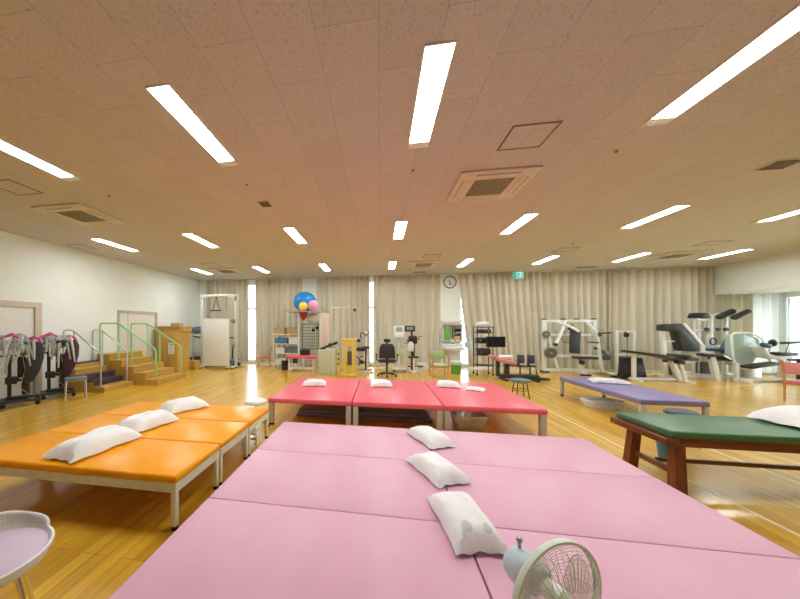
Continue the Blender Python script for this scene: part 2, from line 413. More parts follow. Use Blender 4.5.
def make_ac():
    t=thing('air_conditioner','', 'air conditioner',(0,0,0),0,'four-way ceiling air conditioners')
    MB().b2(-.46,.46,-.46,.46,-.03,-.001,.010).build('panel','ac_white',t)
    g=MB().b2(-.24,.24,-.24,.24,-.036,-.03)
    for k in range(17): g.b2(-.235,.235,-.234+k*.029,-.226+k*.029,-.042,-.036)
    g.build('grille','dark_grille',t)
    for k in range(4):
        a=k*PI/2; c,s=round(math.cos(a)),round(math.sin(a))
        f=MB(); x,y=.345*c,.345*s
        sx,sy=(.075,.5) if c else (.5,.075)
        f.box(x,y,-.032,sx,sy,.012,.008)
        fl=f.build('louvre','ac_white',t)
        e=MB(); e.box(x*1.12,y*1.12,-.0385,sx*.16 if c else sx,sy if c else sy*.16,.003); e.build('slot','dark_grille',fl)
    return t
A0=make_ac(); A0.location=(1.47,4.53,H); A0['label']='large air conditioner cassette in the ceiling beside the square hatch, above the red couches'
for x,y,l in ((-5.05,4.53,'ceiling air conditioner cassette at left, near the wall and above the staircases'),(1.36,9.95,'far flat air conditioner cassette in ceiling just before the clock'),(-5.2,9.95,'far ceiling air conditioner cassette near the left corner, above the treadmill'),(7.9,9.85,'far ceiling air conditioner cassette at right, above the weight machines')): dup(A0,(x,y,H),None,l)
def make_hatch():
    t=thing('ceiling_hatch','','hatch',(0,0,0),0,'square access hatches in the ceiling')
    s=.215
    MB().b2(-s+.012,s-.012,-s+.012,s-.012,-.004,-.0005).build('cover','ceiling',t)
    MB().b2(-s,s,-s,-s+.019,-.007,-.0005).b2(-s,s,s-.019,s,-.007,-.0005).b2(-s,-s+.019,-s+.012,s-.012,-.007,-.0005).b2(s-.019,s,-s+.012,s-.012,-.007,-.0005).build('frame','panel_line',t)
    return t
H0=make_hatch(); H0.location=(1.48,3.44,H); H0['label']='square brown-edged ceiling hatch between the near lights, before the large air conditioner'
for x,y,l in ((-4.98,3.48,'square ceiling hatch at the left edge, before the left air conditioner'),(1.43,8.85,'small far ceiling hatch before the far central air conditioner'),(-5.17,8.89,'small far ceiling hatch before the far left air conditioner'),(-7.1,6.36,'ceiling hatch tucked against the left wall'),(4.62,8.7,'far ceiling hatch above the red recliner machine, between light rows'),(7.6,8.6,'far ceiling hatch at right before the far right air conditioner')): dup(H0,(x,y,H),None,l)
def vent(x,y,sx,sy,label):
    t=thing('ceiling_vent',label,'vent',(x,y,H),0,'small dark air vents in the ceiling')
    MB().b2(-sx/2,sx/2,-sy/2,sy/2,-.010,-.001,.003).build('frame','ac_white',t)
    g=MB().b2(-sx/2+.02,sx/2-.02,-sy/2+.02,sy/2-.02,-.013,-.010)
    for k in range(5):
        yy=-sy/2+.03+(sy-.06)*k/4; g.b2(-sx/2+.02,sx/2-.02,yy-.004,yy+.004,-.017,-.013)
    g.build('grille','vent_dark',t)
vent(-1.76,4.61,.2,.24,'small square dark vent in the ceiling left of centre')
vent(4.69,4.54,.3,.26,'dark ceiling vent at the right edge')
vent(1.40,11.35,.5,.14,'narrow slot vent close to the curtain left of the clock')
vent(6.6,11.3,.6,.18,'narrow slot vent close to the curtain above the weight press')
sp=[(-3.9,3.92,'small round ceiling detector left, past the near left light'),(-1.75,3.91,'tiny round ceiling detector past the second near light'),(2.55,3.87,'small round ceiling detector right of the big square hatch'),(.41,3.91,'tiny ceiling detector just past the central near light'),(.33,8.2,'tiny ceiling detector between the far central lights'),(4.4,8.0,'tiny ceiling detector beyond the sixth middle light')]
for i,(x,y,l) in enumerate(sp):
    if i==0:
        s0=thing('ceiling_detector',l,'smoke detector',(x,y,H),0,'small round detectors on the ceiling')
        MB().cyl((0,0,-.007),.028,.013,14,bev=.004).build('base','ac_white',s0)
        MB().lathe([(.016,-.014),(.014,-.026),(0,-.03)],(0,0,0),12).build('sensor','panel_line',s0)
    else: dup(s0,(x,y,H),None,l)

# exit sign hung under the ceiling
t=thing('exit_sign','green emergency exit sign with white running figure, hanging at the curtain top','sign',(4.74,11.70,H))
MB().b2(-.18,.18,-.04,.04,-.29,-.035,.008).build('housing','white_metal',t)
MB().b2(-.168,.168,-.046,-.04,-.278,-.047).build('face','exit_glow',t)
pg=MB()
def flat(poly,y0=-.050,y1=-.046): pg.prism([(x*.9,-.05+(z+.05)*1.28) for x,z in poly],'y',y0,y1)
flat([(-.06,-.215),(-.06,-.06),(.14,-.06),(.14,-.215),(.12,-.215),(.12,-.08),(-.04,-.08),(-.04,-.215)])
flat([(.02,-.125),(.07,-.105),(.085,-.12),(.03,-.15)]); flat([(.05,-.13),(.075,-.125),(.10,-.20),(.08,-.205)]); flat([(.05,-.15),(.06,-.165),(.02,-.205),(.0,-.2)])
pg.cyl((.076,-.048,-.112),.013,.004,12,(PI/2,0,0))

pg.build('pictogram','exit_white',t)
MB().cyl((-.1,0,-.018),.008,.036,8).cyl((.1,0,-.018),.008,.036,8).build('hanger','white_metal',t)
# wall clock
t=thing('wall_clock','round white wall clock with dark grey rim, high on the white column','clock',(2.575,YB-.10,3.17))
MB().lathe([(.20,0),(.23,0),(.238,.03),(.228,.05),(.20,.05),(.20,.012)],(0,0,0),36,(PI/2,0,0)).build('rim','iron_plate',t)
MB().cyl((0,-.011,0),.2,.02,32,(PI/2,0,0)).build('face','clock_face',t)
hd=MB(); hd.box(-.008,-.026,.035,.022,.005,.10,rot=(0,-.15,0)); hd.box(.022,-.029,-.05,.015,.004,.13,rot=(0,-.42,0)); hd.cyl((0,-.027,0),.015,.01,12,(PI/2,0,0)); hd.build('hand','black_plastic',t)
mk=MB()
for k in range(12):
    a=k*PI/6; mk.box(.165*math.sin(a),-.0225,.165*math.cos(a),.012,.003,.03,rot=(0,a,0))
mk.b2(-.03,.03,-.0245,-.021,-.095,-.055); mk.b2(-.04,.04,-.0245,-.021,-.02,-.012)
mk.build('dial_mark','black_plastic',t)

# ------------------------------------------------------------------ padded tables
def platform(x0,x1,y0,y1,h,pad,mat,frame,name,label,cat,group,th=.075,leg=.05,rail=True,shoe=True,bev=.022):
    t=thing(name,label,cat,((x0+x1)/2,(y0+y1)/2,0),0,group)
    a,b=(x1-x0)/2,(y1-y0)/2
    MB().b2(-a,a,-b,b,h-th,h,bev,3).build('padded_top',mat,t)
    if rail:
        z=h-th; f=MB(); i=.008
        f.b2(-a+i,a-i,-b+i,-b+i+.03,z-.07,z).b2(-a+i,a-i,b-i-.03,b-i,z-.07,z).b2(-a+i,-a+i+.03,-b+i+.03,b-i-.03,z-.07,z).b2(a-i-.03,a-i,-b+i+.03,b-i-.03,z-.07,z)
        f.build('frame',frame,t)
    for sx in (-1,1):
        for sy in (-1,1):
            lx,ly=sx*(a-.012-leg/2),sy*(b-.012-leg/2)
            g=MB().b2(lx-leg/2,lx+leg/2,ly-leg/2,ly+leg/2,.03 if shoe else 0,h-th-(.0705 if rail else 0),.004).build('leg',frame,t)
            if shoe: MB().cyl((lx,ly,.015),leg*.55,.03,12).build('foot','rubber_black',g)
    return t
PH=.40
pk=['by the orange couches','on the fan side']
px=[(-1.13,.468),(.472,2.07)]; py=[(1.05,1.905),(1.909,2.738),(2.742,3.575)]
pr=['nearest-row ','middle-row ','far-row ']
for j,(a,b) in enumerate(py):
    for i,(c,d) in enumerate(px):
        platform(c+.002,d-.002,a,b,PH,None,'pink_vinyl','greige_metal','exercise_mat_platform',pr[j]+'pale pink padded exercise platform '+('on the orange couches\' side' if i==0 else 'on the green couch\'s side'),'exercise platform','pale pink exercise platforms',.09,bev=.007)
OH=.42
for a,b,l in ((2.09,2.755,'nearest orange couch, carrying the long lumpy white pillow'),(2.765,3.425,'middle orange couch of the three pushed together'),(3.435,4.10,'far orange couch beside the white round stool')):
    platform(-3.55,-1.50,a,b,OH,None,'orange_vinyl','cream_metal','treatment_couch',l,'treatment couch','orange treatment couches',.06,.042)
for a,b,l in ((-1.72,-.405,'red treatment couch at left of the row, above the dark folded mat'),(-.395,.905,'middle red treatment couch with one white cloth on top'),(.915,2.25,'red treatment couch at right of the row, above the white mesh basket')):
    platform(a,b,4.62,6.66,OH,None,'red_vinyl','greige_metal','treatment_couch',l,'treatment couch','red treatment couches',.075,.075,rail=False)
platform(3.97,4.87,5.52,7.72,.42,None,'purple_vinyl','greige_metal','treatment_couch','long purple padded bench with a thin mottled pillow','treatment couch',None,.085,.055,rail=False)
# green couch on a reddish wooden stand
t=thing('wooden_treatment_couch','green padded couch on a reddish brown wooden stand, carrying a large white pillow','treatment couch',(3.6,3.62,0))
MB().b2(-1.0,1.12,-.335,.335,.535,.60,.018,3).build('padded_top','green_vinyl',t)
f=MB(); f.b2(-.98,1.1,-.315,-.28,.455,.534,.004).b2(-.98,1.1,.28,.315,.455,.534,.004).b2(-1.05,-.94,-.34,.34,.475,.534,.004).b2(1.0,1.04,-.279,.279,.455,.533,.004)
f.build('frame','red_wood_long',t)
def sq(a,b,w,mb):
    A=[mb.bm.verts.new((a[0]+i*w[0],a[1]+j*w[1],a[2])) for i,j in ((-1,-1),(1,-1),(1,1),(-1,1))]
    B=[mb.bm.verts.new((b[0]+i*w[0]*.9,b[1]+j*w[1]*.9,b[2])) for i,j in ((-1,-1),(1,-1),(1,1),(-1,1))]
    mb.bm.faces.new(A[::-1]); mb.bm.faces.new(B)
    for k in range(4): mb.bm.faces.new((A[k],A[(k+1)%4],B[(k+1)%4],B[k]))
    return mb
for sx in (-1,1):
    for sy in (-1,1):
        X=-.885 if sx<0 else .97; sq((X+.02*sx,sy*.275,0),(X,sy*.235,.474),(.045,.045),MB()).build('leg','red_wood',t)
MB().b2(-.915,-.865,-.24,.24,.17,.215,.004).build('stretcher','red_wood_long',t)
MB().b2(.945,.995,-.24,.24,.17,.215,.004).build('stretcher','red_wood_long',t)
MB().b2(-.865,.945,-.02,.02,.20,.235,.004).build('stretcher','red_wood_long',t)

# ------------------------------------------------------------------ pillows
def pillow(name,x,y,z,lx,ly,h,rz,label,mat='pillow_cloth',seed=0,lump=.12,group=None,flop=0):
    rnd=random.Random(seed); n,m=22,16; bm=bmesh.new()
    k=[rnd.uniform(0,6.28) for _ in range(8)]
    def nz(u,v): return (math.sin(u*3.1+k[0]+v*1.7)+.7*math.sin(v*4.3+k[1]-u*2.2)+.5*math.sin(u*7.1+k[2])+.4*math.sin(v*8.7+u*3+k[3]))/2.6
    top=[];bot=[]
    for j in range(m+1):
        v=-1+2*j/m; rt=[];rb=[]
        for i in range(n+1):
            u=-1+2*i/n
            px_=1-.07*(1-v*v)**.0*0-.06*(1-abs(v)**2)+.0; py_=1-.08*(1-abs(u)**2)
            X=lx/2*u*(px_+.018*math.sin(v*5+k[4])*abs(u)); Y_=ly/2*v*(py_+.018*math.sin(u*4+k[5])*abs(v))
            e=(max(0,1-u**4)*max(0,1-v**4))**.55
            zt=h*e*(1+lump*nz(u,v))*(1+flop*u)
            zb=-h*.12*e
            edge=i in(0,n) or j in(0,m)
            q=bm.verts.new((X,Y_,h*.12+(0 if edge else zt*.86)+(.0 if not edge else .012*math.sin(u*9+v*7+k[6])*.5+.004)))
            rt.append(q)
            rb.append(q if edge else bm.verts.new((X,Y_,h*.12+zb)))
        top.append(rt);bot.append(rb)
    for j in range(m):
        for i in range(n):
            bm.faces.new((top[j][i],top[j][i+1],top[j+1][i+1],top[j+1][i]))
            q=[bot[j][i],bot[j+1][i],bot[j+1][i+1],bot[j][i+1]]
            if len(set(q))==4:
                try: bm.faces.new(q)
                except ValueError: pass
    mb=MB(); mb.bm.free(); mb.bm=bm
    return one(name,mb,mat,label,'pillow',(x,y,z),rz,group)
g1='white pillows on the orange couches'
pillow('pillow',-2.58,2.46,OH,.37,.68,.15,-.14,'long lumpy white pillow on the nearest orange couch',seed=1,lump=.2,group=g1)
pillow('pillow',-2.585,3.11,OH,.37,.54,.145,-.25,'middle white pillow on the middle orange couch',seed=2,lump=.2,group=g1)
pillow('pillow',-2.63,3.84,OH,.42,.54,.14,-.55,'far white pillow on the far orange couch',seed=3,group=g1)
g2='white pillows on the pale pink platforms'
pillow('pillow',.50,3.24,PH,.27,.50,.11,.42,'farthest small white pillow on the pale pink platforms',seed=4,group=g2)
pillow('pillow',.44,2.54,PH,.28,.48,.11,.42,'middle small white pillow on the pale pink platforms',seed=5,group=g2)
p=pillow('pillow',.475,1.885,PH,.27,.51,.125,.14,'nearest white pillow with small grey printed marks, behind the fan',seed=6,group=g2)
from mathutils.bvhtree import BVHTree
bv=BVHTree.FromPolygons([v.co.copy() for v in p.data.vertices],[tuple(q.vertices) for q in p.data.polygons])
for cx,cy,sx,sy in ((-.05,-.165,.026,.034),(.055,-.17,.020,.028),(-.075,-.20,.010,.013)):
    pr_=MB(); rows=[]
    for q in range(4):
        f=q/3; row=[]
        for k in range(18):
            a=2*PI*k/18; x=cx+sx*f*math.cos(a)*(1-.25*math.sin(a)); y=cy+sy*f*math.sin(a)
            h=bv.ray_cast(Vector((x,y,1)),Vector((0,0,-1)))[0]; row.append(pr_.bm.verts.new((x,y,(h.z if h else .05)+.0015)))
            if q==0: break
        rows.append(row)
    for k in range(18):
        pr_.bm.faces.new((rows[0][0],rows[1][k],rows[1][(k+1)%18]))
        for q in (1,2): pr_.bm.faces.new((rows[q][k],rows[q+1][k],rows[q+1][(k+1)%18],rows[q][(k+1)%18]))
    pr_.build('printed_mark','print_grey',p)
g3='small white towels on the red couches'
pillow('folded_towel',-1.22,5.80,OH,.46,.36,.11,.12,'white folded cloth pad on the left red couch',seed=7,group=g3)
pillow('folded_towel',.04,5.95,OH,.42,.38,.11,.05,'white folded cloth pad on the middle red couch',seed=8,group=g3)
pillow('folded_towel',1.27,6.08,OH,.42,.32,.11,-.1,'white folded cloth pad on the right red couch, beside a flatter towel',seed=9,group=g3)
pillow('folded_towel',1.68,5.82,OH,.30,.22,.06,-.5,'flat small white towel at the right of the cloth pad on right red couch',seed=10,group=g3)
pillow('pillow',4.52,7.05,.42,.62,.36,.085,-.25,'thin mottled white and lilac pillow on the purple bench','mottled_cloth',seed=11,lump=.25)
pillow('pillow',4.22,3.70,.60,1.0,.50,.17,.10,'large plump white pillow on the green couch',seed=12,lump=.1)

# ------------------------------------------------------------------ desk fan on the near pink platform
t=thing('desk_fan','pale green and blue electric fan standing on the nearest pink platform','fan',(.525,1.225,PH))
hub=Vector((.055,-.095,.262)); ax=Vector((.42,-.88,.02)).normalized()
R_=ax.to_track_quat('Z','Y').to_matrix().to_4x4(); TM=Matrix.Translation(hub)@R_
def onax(mb):
    for v in mb.bm.verts: v.co=TM@v.co
    return mb
MB().lathe([(0,0),(.105,0),(.11,.012),(.09,.03),(.03,.04),(0,.04)],(0,0,0),28).build('base','mint_plastic',t)
MB().tube([(0,0,.03),(0,0,.12),(.0,.02,.20),(.0,.03,.25)],[.022,.018,.018,.022],12).build('neck','mint_plastic',t)
mo=onax(MB().lathe([(0,-.185),(.03,-.183),(.052,-.172),(.063,-.145),(.065,-.11),(.058,-.075),(.04,-.058),(0,-.058)],(0,0,0),24))
mob=mo.build('motor_housing','sky_plastic',t)
kn=MB().cyl((0,.072,-.145),.006,.03,10,(PI/2,0,0)).cyl((0,.093,-.145),.010,.018,12,(PI/2,0,0),bev=.003); onax(kn).build('knob','lcd_grey',mob)
rim=MB(); R0=.178
rim.lathe([(R0-.006,-.011),(R0+.003,-.011),(R0+.005,.0),(R0+.003,.010),(R0-.006,.010),(R0-.008,0)],(0,0,0),48)
# open the lathe's end caps so the rim is a ring
bmesh.ops.delete(rim.bm,geom=[f for f in rim.bm.faces if len(f.verts)>8],context='FACES')
onax(rim).build('rim','mint_plastic',t)
fg=MB()
def cagewires(mb,z0,bulge,n,r0):
    for k in range(n):
        a=2*PI*k/n; pts=[]
        for i in range(7):
            f=i/6; r=r0+(R0-.003-r0)*f; z=z0+bulge*(1-f*f)
            aa=a+.5*(1-f); pts.append((r*math.cos(aa),r*math.sin(aa),z))
        mb.tube(pts,.0011,5)
cagewires(fg,.008,.055,44,.035); 
for r in (.09,.14):
    f=(r-.035)/(R0-.038); z=.008+.055*(1-f*f); fg.tube([(r*math.cos(a),r*math.sin(a),z) for a in [2*PI*i/36 for i in range(36)]],.0012,5,True)
onax(fg).build('front_guard','cream_metal',t)
bg=MB(); cagewires(bg,-.010,-.055,44,.045)
for r in (.08,.13):
    f=(r-.045)/(R0-.048); z=-.010-.055*(1-f*f); bg.tube([(r*math.cos(a),r*math.sin(a),z) for a in [2*PI*i/36 for i in range(36)]],.0012,5,True)
onax(bg).build('rear_guard','cream_metal',t)
onax(MB().lathe([(0,.060),(.036,.060),(.036,.068),(.02,.074),(0,.075)],(0,0,0),24)).build('badge','mint_plastic',t)
onax(MB().lathe([(0,-.045),(.03,-.045),(.032,.02),(.02,.035),(0,.037)],(0,0,0),20)).build('spinner','mint_plastic',t)
for k in range(3):
    b=MB(); a0=2*PI*k/3+.4; top=[]
    for i in range(7):
        f=i/6; r=.03+.125*f; w=.25+.62*math.sin(min(1,f*1.15)*PI*.62)
        if i==6: w*=.75
        row=[]
        for j in range(6):
            g=j/5-.5; a=a0+g*w*1.15; row.append((r*math.cos(a),r*math.sin(a),.010*-g*2.2+(-.005)))
        top.append(row)
    V=[[b.bm.verts.new(q) for q in row] for row in top]; U=[[b.bm.verts.new((q[0],q[1],q[2]+.0022)) for q in row] for row in top]
    for i in range(6):
        for j in range(5):
            b.bm.faces.new((V[i][j],V[i+1][j],V[i+1][j+1],V[i][j+1])); b.bm.faces.new((U[i][j],U[i][j+1],U[i+1][j+1],U[i+1][j]))
    for i in range(6):
        b.bm.faces.new((V[i][0],U[i][0],U[i+1][0],V[i+1][0])); b.bm.faces.new((V[i][5],V[i+1][5],U[i+1][5],U[i][5]))
    for j in range(5):
        b.bm.faces.new((V[0][j],V[0][j+1],U[0][j+1],U[0][j])); b.bm.faces.new((V[6][j],U[6][j],U[6][j+1],V[6][j+1]))
    onax(b).build('blade','blade_plastic',t)

# ------------------------------------------------------------------ lilac basket-rimmed stool at the near left
t=thing('basket_stool','white mesh-rimmed stool with lilac round seat at the bottom left','stool',(-1.85,1.17,0),.5)
R1=.235
MB().lathe([(0,.425),(R1-.016,.425),(R1-.008,.442),(R1-.03,.456),(0,.464)],(0,0,0),40).build('seat_pad','lilac_vinyl',t)
MB().lathe([(0,.395),(R1-.06,.39),(R1-.005,.40),(R1+.012,.43),(R1+.018,.455),(R1+.006,.458),(R1-.01,.44),(R1-.02,.424),(0,.424)],(0,0,0),40).build('seat_shell','white_plastic',t)
bk=MB(); N_=36; lo=[];hi=[];mid=[]
for i in range(N_+1):
    a=.85+2.75*i/N_; e=min(1,math.sin(PI*i/N_)*1.6)**.5
    hgt=.052*e+.012*e*math.cos((a-1.9)*5)
    lo.append(Vector(((R1+.010)*math.cos(a),(R1+.010)*math.sin(a),.455)))
    hi.append(Vector(((R1+.018*e+.012)*math.cos(a),(R1+.018*e+.012)*math.sin(a),.458+hgt)))
bk.tube([lo[0]]+hi+[lo[-1]],.011,8)
bk.tube([l.lerp(h,.5) for l,h in zip(lo,hi)],.003,6)
for i in range(0,N_+1):
    bk.tube([lo[i],hi[i]],.0035,6)
    if i<N_: bk.tube([lo[i].lerp(lo[i+1],.5),hi[i].lerp(hi[i+1],.5)],.0035,6)
bk.build('mesh_rim','white_plastic',t)
for k in range(4):
    a=k*PI/2-.35; c,s=math.cos(a),math.sin(a)
    g=MB().tube([(.15*c,.15*s,.392),(.20*c,.20*s,.2),(.235*c,.235*s,.02)],.011,10).build('leg','chrome',t)
    MB().cyl((.236*c,.236*s,.012),.017,.024,12).build('foot','rubber_black',g)

# ------------------------------------------------------------------ round stools
def round_stool(name,x,y,h,r,mat,label,legm='steel',casters=False,rz=0):
    t=thing(name,label,'stool',(x,y,0),rz)
    MB().lathe([(0,h-.06),(r-.02,h-.06),(r,h-.045),(r,h-.02),(r-.02,h-.003),(0,h)],(0,0,0),28).build('seat',mat,t)
    if casters:
        MB().cyl((0,0,(h-.06+.08)/2),.022,h-.14,12).build('post','chrome',t)
        for k in range(5):
            a=2*PI*k/5; c,s=math.cos(a),math.sin(a)
            g=MB().tube([(0,0,.085),(.2*c,.2*s,.06)],[.018,.012],8).build('leg','chrome',t)
            MB().cyl((.2*c,.2*s,.025),.025,.02,12,(PI/2,0,a)).cyl((.2*c,.2*s,.05),.008,.03,8).build('caster','rubber_black',g)
    else:
        for k in range(4):
            a=PI/4+k*PI/2; c,s=math.cos(a),math.sin(a)
            MB().tube([(r*.62*c,r*.62*s,h-.061),(r*.9*c,r*.9*s,0)],.011,8).build('leg',legm,t)
        MB().tube([(r*.76*math.cos(a),r*.76*math.sin(a),h*.42) for a in [2*PI*i/24 for i in range(24)]],.007,6,True).build('ring',legm,t)
    return t
round_stool('rolling_stool',-1.87,4.50,.42,.175,'white_plastic','white round rolling stool between the orange and red couches',casters=True)
round_stool('round_stool',3.02,7.33,.40,.2,'slate_vinyl','dark slate round stool with thin legs behind the right red couch','dark_metal')
round_stool('round_stool',3.85,4.72,.46,.165,'navy_vinyl','blue round stool half hidden behind the green couch')
# low square grey stool in front of the left staircase
t=thing('low_stool','small metal stool with dark grey seat beside the two walking trainers','stool',(-6.42,5.62,0),.9)
MB().b2(-.19,.19,-.15,.15,.40,.45,.015,3).build('seat','slate_vinyl',t)
for sx in (-1,1):
    for sy in (-1,1): MB().tube([(sx*.16,sy*.12,.40),(sx*.175,sy*.135,0)],.014,8).build('leg','steel',t)
MB().b2(-.17,.17,-.13,.13,.385,.40).build('frame','steel',t)
# small white step under the orange couches' end
t=thing('plastic_step','small white plastic step beyond the far orange couch leg','step stool',(-1.66,3.84,0),.1)
MB().b2(-.1,.1,-.08,.08,.14,.165,.008).build('top','white_plastic',t)
for sx in (-1,1): MB().b2(sx*.1-.012 if sx>0 else -.1,sx*.1 if sx>0 else -.088,-.075,.075,0,.139,.003).build('side','white_plastic',t)
MB().b2(-.087,.087,-.01,.01,.05,.08).build('brace','white_plastic',t)

# ------------------------------------------------------------------ baskets, bucket, mat
def basket(name,x,y,sx,sy,h,mat,label,rows=6,n=52,rz=0):
    t=thing(name,label,'basket',(x,y,0),rz)
    def ringpts(f):
        a,b=sx/2*(.82+.18*f),sy/2*(.82+.18*f)
        return [(a*math.copysign(abs(math.cos(q))**.6,math.cos(q)),b*math.copysign(abs(math.sin(q))**.6,math.sin(q)),.012+(h-.012)*f) for q in [2*PI*i/n for i in range(n)]]
    w=MB(); lo,hi=ringpts(0),ringpts(1)
    for i in range(n): w.tube([lo[i],hi[i]],.0075,5)
    for k in range(1,rows): w.tube(ringpts(k/rows),.008,5,True)
    w.build('mesh_wall',mat,t)
    MB().tube(hi,.014,8,True).build('rim',mat,t)
    MB().prism([(p[0],p[1]) for p in lo],'z',0,.014).build('bottom',mat,t)
    return t
basket('mesh_basket',1.35,5.05,.50,.36,.20,'white_plastic','round white mesh basket on the floor under the right red couch')
basket('plastic_tub',4.20,6.72,.64,.40,.13,'clear_plastic','shallow pale plastic tub on the floor under the purple bench',6,60)
t=thing('blue_bucket','teal blue plastic bucket on the floor under the green couch','bucket',(3.33,4.22,0))
MB().lathe([(0,0),(.095,0),(.10,.01),(.125,.27),(.135,.275),(.135,.29),(.12,.29),(.092,.02),(0,.02)],(0,0,0),28).build('body','teal_plastic',t)
MB().tube([(.13*math.cos(a),.13*math.sin(a)*.3-.1,.28-.12*abs(math.sin(a))) for a in [PI*i/12 for i in range(13)]],.004,6).build('handle','steel',t)
t=thing('folded_gym_mat','dark slate folded gym mat lying under the left and middle red couches','gym mat',(-.30,5.55,0))
MB().b2(-1.1,1.15,-.42,.45,0,.055,.02,3).build('lower_layer','mat_blue',t)
MB().b2(-1.08,1.10,-.36,.44,.056,.11,.02,3).build('upper_layer','mat_blue',t)
tag(MB().b2(-.4,.4,-.22,.22,0,.10,.02,3).build('black_case','black_vinyl'),'low black case on the floor under the left end of the left red couch','case').location=(-1.13,6.35,0)

# ================================================================== equipment along the walls
def wp(t,name,mb,mat,parent=None,angle=38):
    """a part given in room coordinates, hung on a thing that stands unrotated"""
    l=t.location
    for v in mb.bm.verts: v.co-=l
    return mb.build(name,mat,parent or t,angle)
def caster(mb,x,y,r=.04,w=.025):
    mb.cyl((x,y,r),r,w,14,(PI/2,0,0)); return mb.tube([(x,y,r*1.2),(x,y,r*2+.03)],.01,8)

# two padded walking trainers with slings, by the left door
def trainer(name,x,y,rz,label,darkpad):
    t=thing(name,label,'walking trainer',(x,y,0),rz,'padded walking trainers by the left door')
    b=MB(); b.b2(-.30,.27,-.27,-.22,.085,.125,.01).b2(-.30,.27,.18,.23,.085,.125,.01).b2(-.30,-.24,-.22,.18,.086,.124)
    b.b2(-.22,.12,-.07,.03,.125,.18,.01).b2(-.24,.1,-.20,.16,.09,.12)
    b.build('base_frame','dark_metal',t)
    for sx,sy in ((-.26,-.245),(.23,-.245),(-.26,.205),(.23,.205)):
        c=MB(); c.cyl((sx,sy-.0,.042),.042,.03,16,(PI/2,0,0),bev=.006); c.b2(sx-.012,sx+.012,sy-.02,sy+.02,.075,.09); c.build('caster','rubber_black',t)
    MB().b2(-.20,-.14,-.05,.01,.18,1.0,.008).b2(-.185,-.155,-.035,-.005,1.0,1.12).build('column','black_plastic',t)
    MB().b2(-.23,-.06,-.09,.05,.42,.56,.02).b2(-.06,.08,-.05,.01,.46,.50).build('actuator','black_plastic',t)
    MB().tube([(-.30,-.02,.97),(-.05,-.02,.97)],.016,8).tube([(-.17,-.25,.95),(-.17,.22,.95)],.014,8).build('cross_bar','dark_metal',t)
    # horseshoe arm pad
    pts=[(.12,-.24,1.20),(-.05,-.25,1.20),(-.18,-.17,1.19),(-.22,0,1.18),(-.18,.16,1.19),(-.05,.23,1.20),(.12,.22,1.20)]
    MB().tube(pts,.055,10).build('arm_pad','black_vinyl',t)
    rnd=random.Random(int(abs(y)*10))
    hp=MB().ell((-.04,-.05,1.20),.24,.24,.13,28,18); k=[rnd.uniform(0,6) for _ in range(4)]
    for v in hp.bm.verts:
        c_=v.co; d_=.035*(math.sin(c_.x*23+k[0]+c_.z*9)+math.sin(c_.y*19+k[1]+c_.x*11)+.6*math.sin(c_.z*31+k[2]))
        v.co=c_+Vector((c_.x+.04,c_.y+.05,c_.z-1.2)).normalized()*d_; 
        if c_.z<1.2 : v.co.z-=.10*max(0,math.sin(c_.x*17+k[3]))
    hp.build('sling_heap','grey_cloth',t,60)
    for q in range(8):
        u=-.24+.055*q+rnd.uniform(-.03,.03); h0=1.27+rnd.uniform(0,.09); e=.72+rnd.uniform(-.12,.3); sl=rnd.uniform(-.14,.14)
        MB().tube([(u+sl*.6,.10,1.22),(u+sl*.3,-.08,h0),(u,-.24,h0-.05),(u-sl*.4,-.32,1.08),(u-sl*.9,-.30,e)],[.016,.026,.03,.024,.014],7).build('sling_strap','pale_strap' if q%3==1 else 'grey_cloth',t)
    pp=[(.28,1.24),(.33,1.12),(.32,.9),(.26,.66),(.16,.46),(.05,.44),(.03,.60),(.06,.85),(.10,1.05),(.14,1.24)]
    MB().prism(pp,'y',-.27,-.17,.02).build('back_pad',darkpad,t)
    MB().b2(-.06,.06,-.16,-.04,.55,.95,.02).b2(.0,.12,-.1,0,.2,.55,.02).build('lift_unit','black_plastic',t)
    MB().tube([(.17,-.16,1.18),(.12,-.1,1.0),(.0,-.02,.7),(-.05,-.02,.5)],.015,8).build('support_arm','dark_metal',t)
    for s in (0,1):
        yy=-.2+.36*s
        MB().tube([(-.36,yy-.02,1.27),(-.26,yy,1.33),(-.14,yy,1.37+.03*s),(-.06,yy,1.34),(-.02,yy,1.26)],.018,8).build('grab_handle','hot_pink',t)
    MB().tube([(.06,-.16,1.24),(.10,-.20,1.30),(.18,-.22,1.33),(.25,-.22,1.29),(.28,-.20,1.20)],.024,8).build('grab_handle','hot_pink',t)
    MB().tube([(.02,-.23,.95),(.05,-.25,.7),(-.02,-.2,.35),(.1,-.1,.2)],.008,6).build('cable','steel',t)
    return t
trainer('walking_trainer',-6.98,5.0,.94,'black walking trainer with grey slings at the left edge, in front of the door','black_vinyl')
trainer('walking_trainer',-6.97,5.72,.94,'black walking trainer with grey slings, second from the left edge beside the stool','maroon_vinyl')

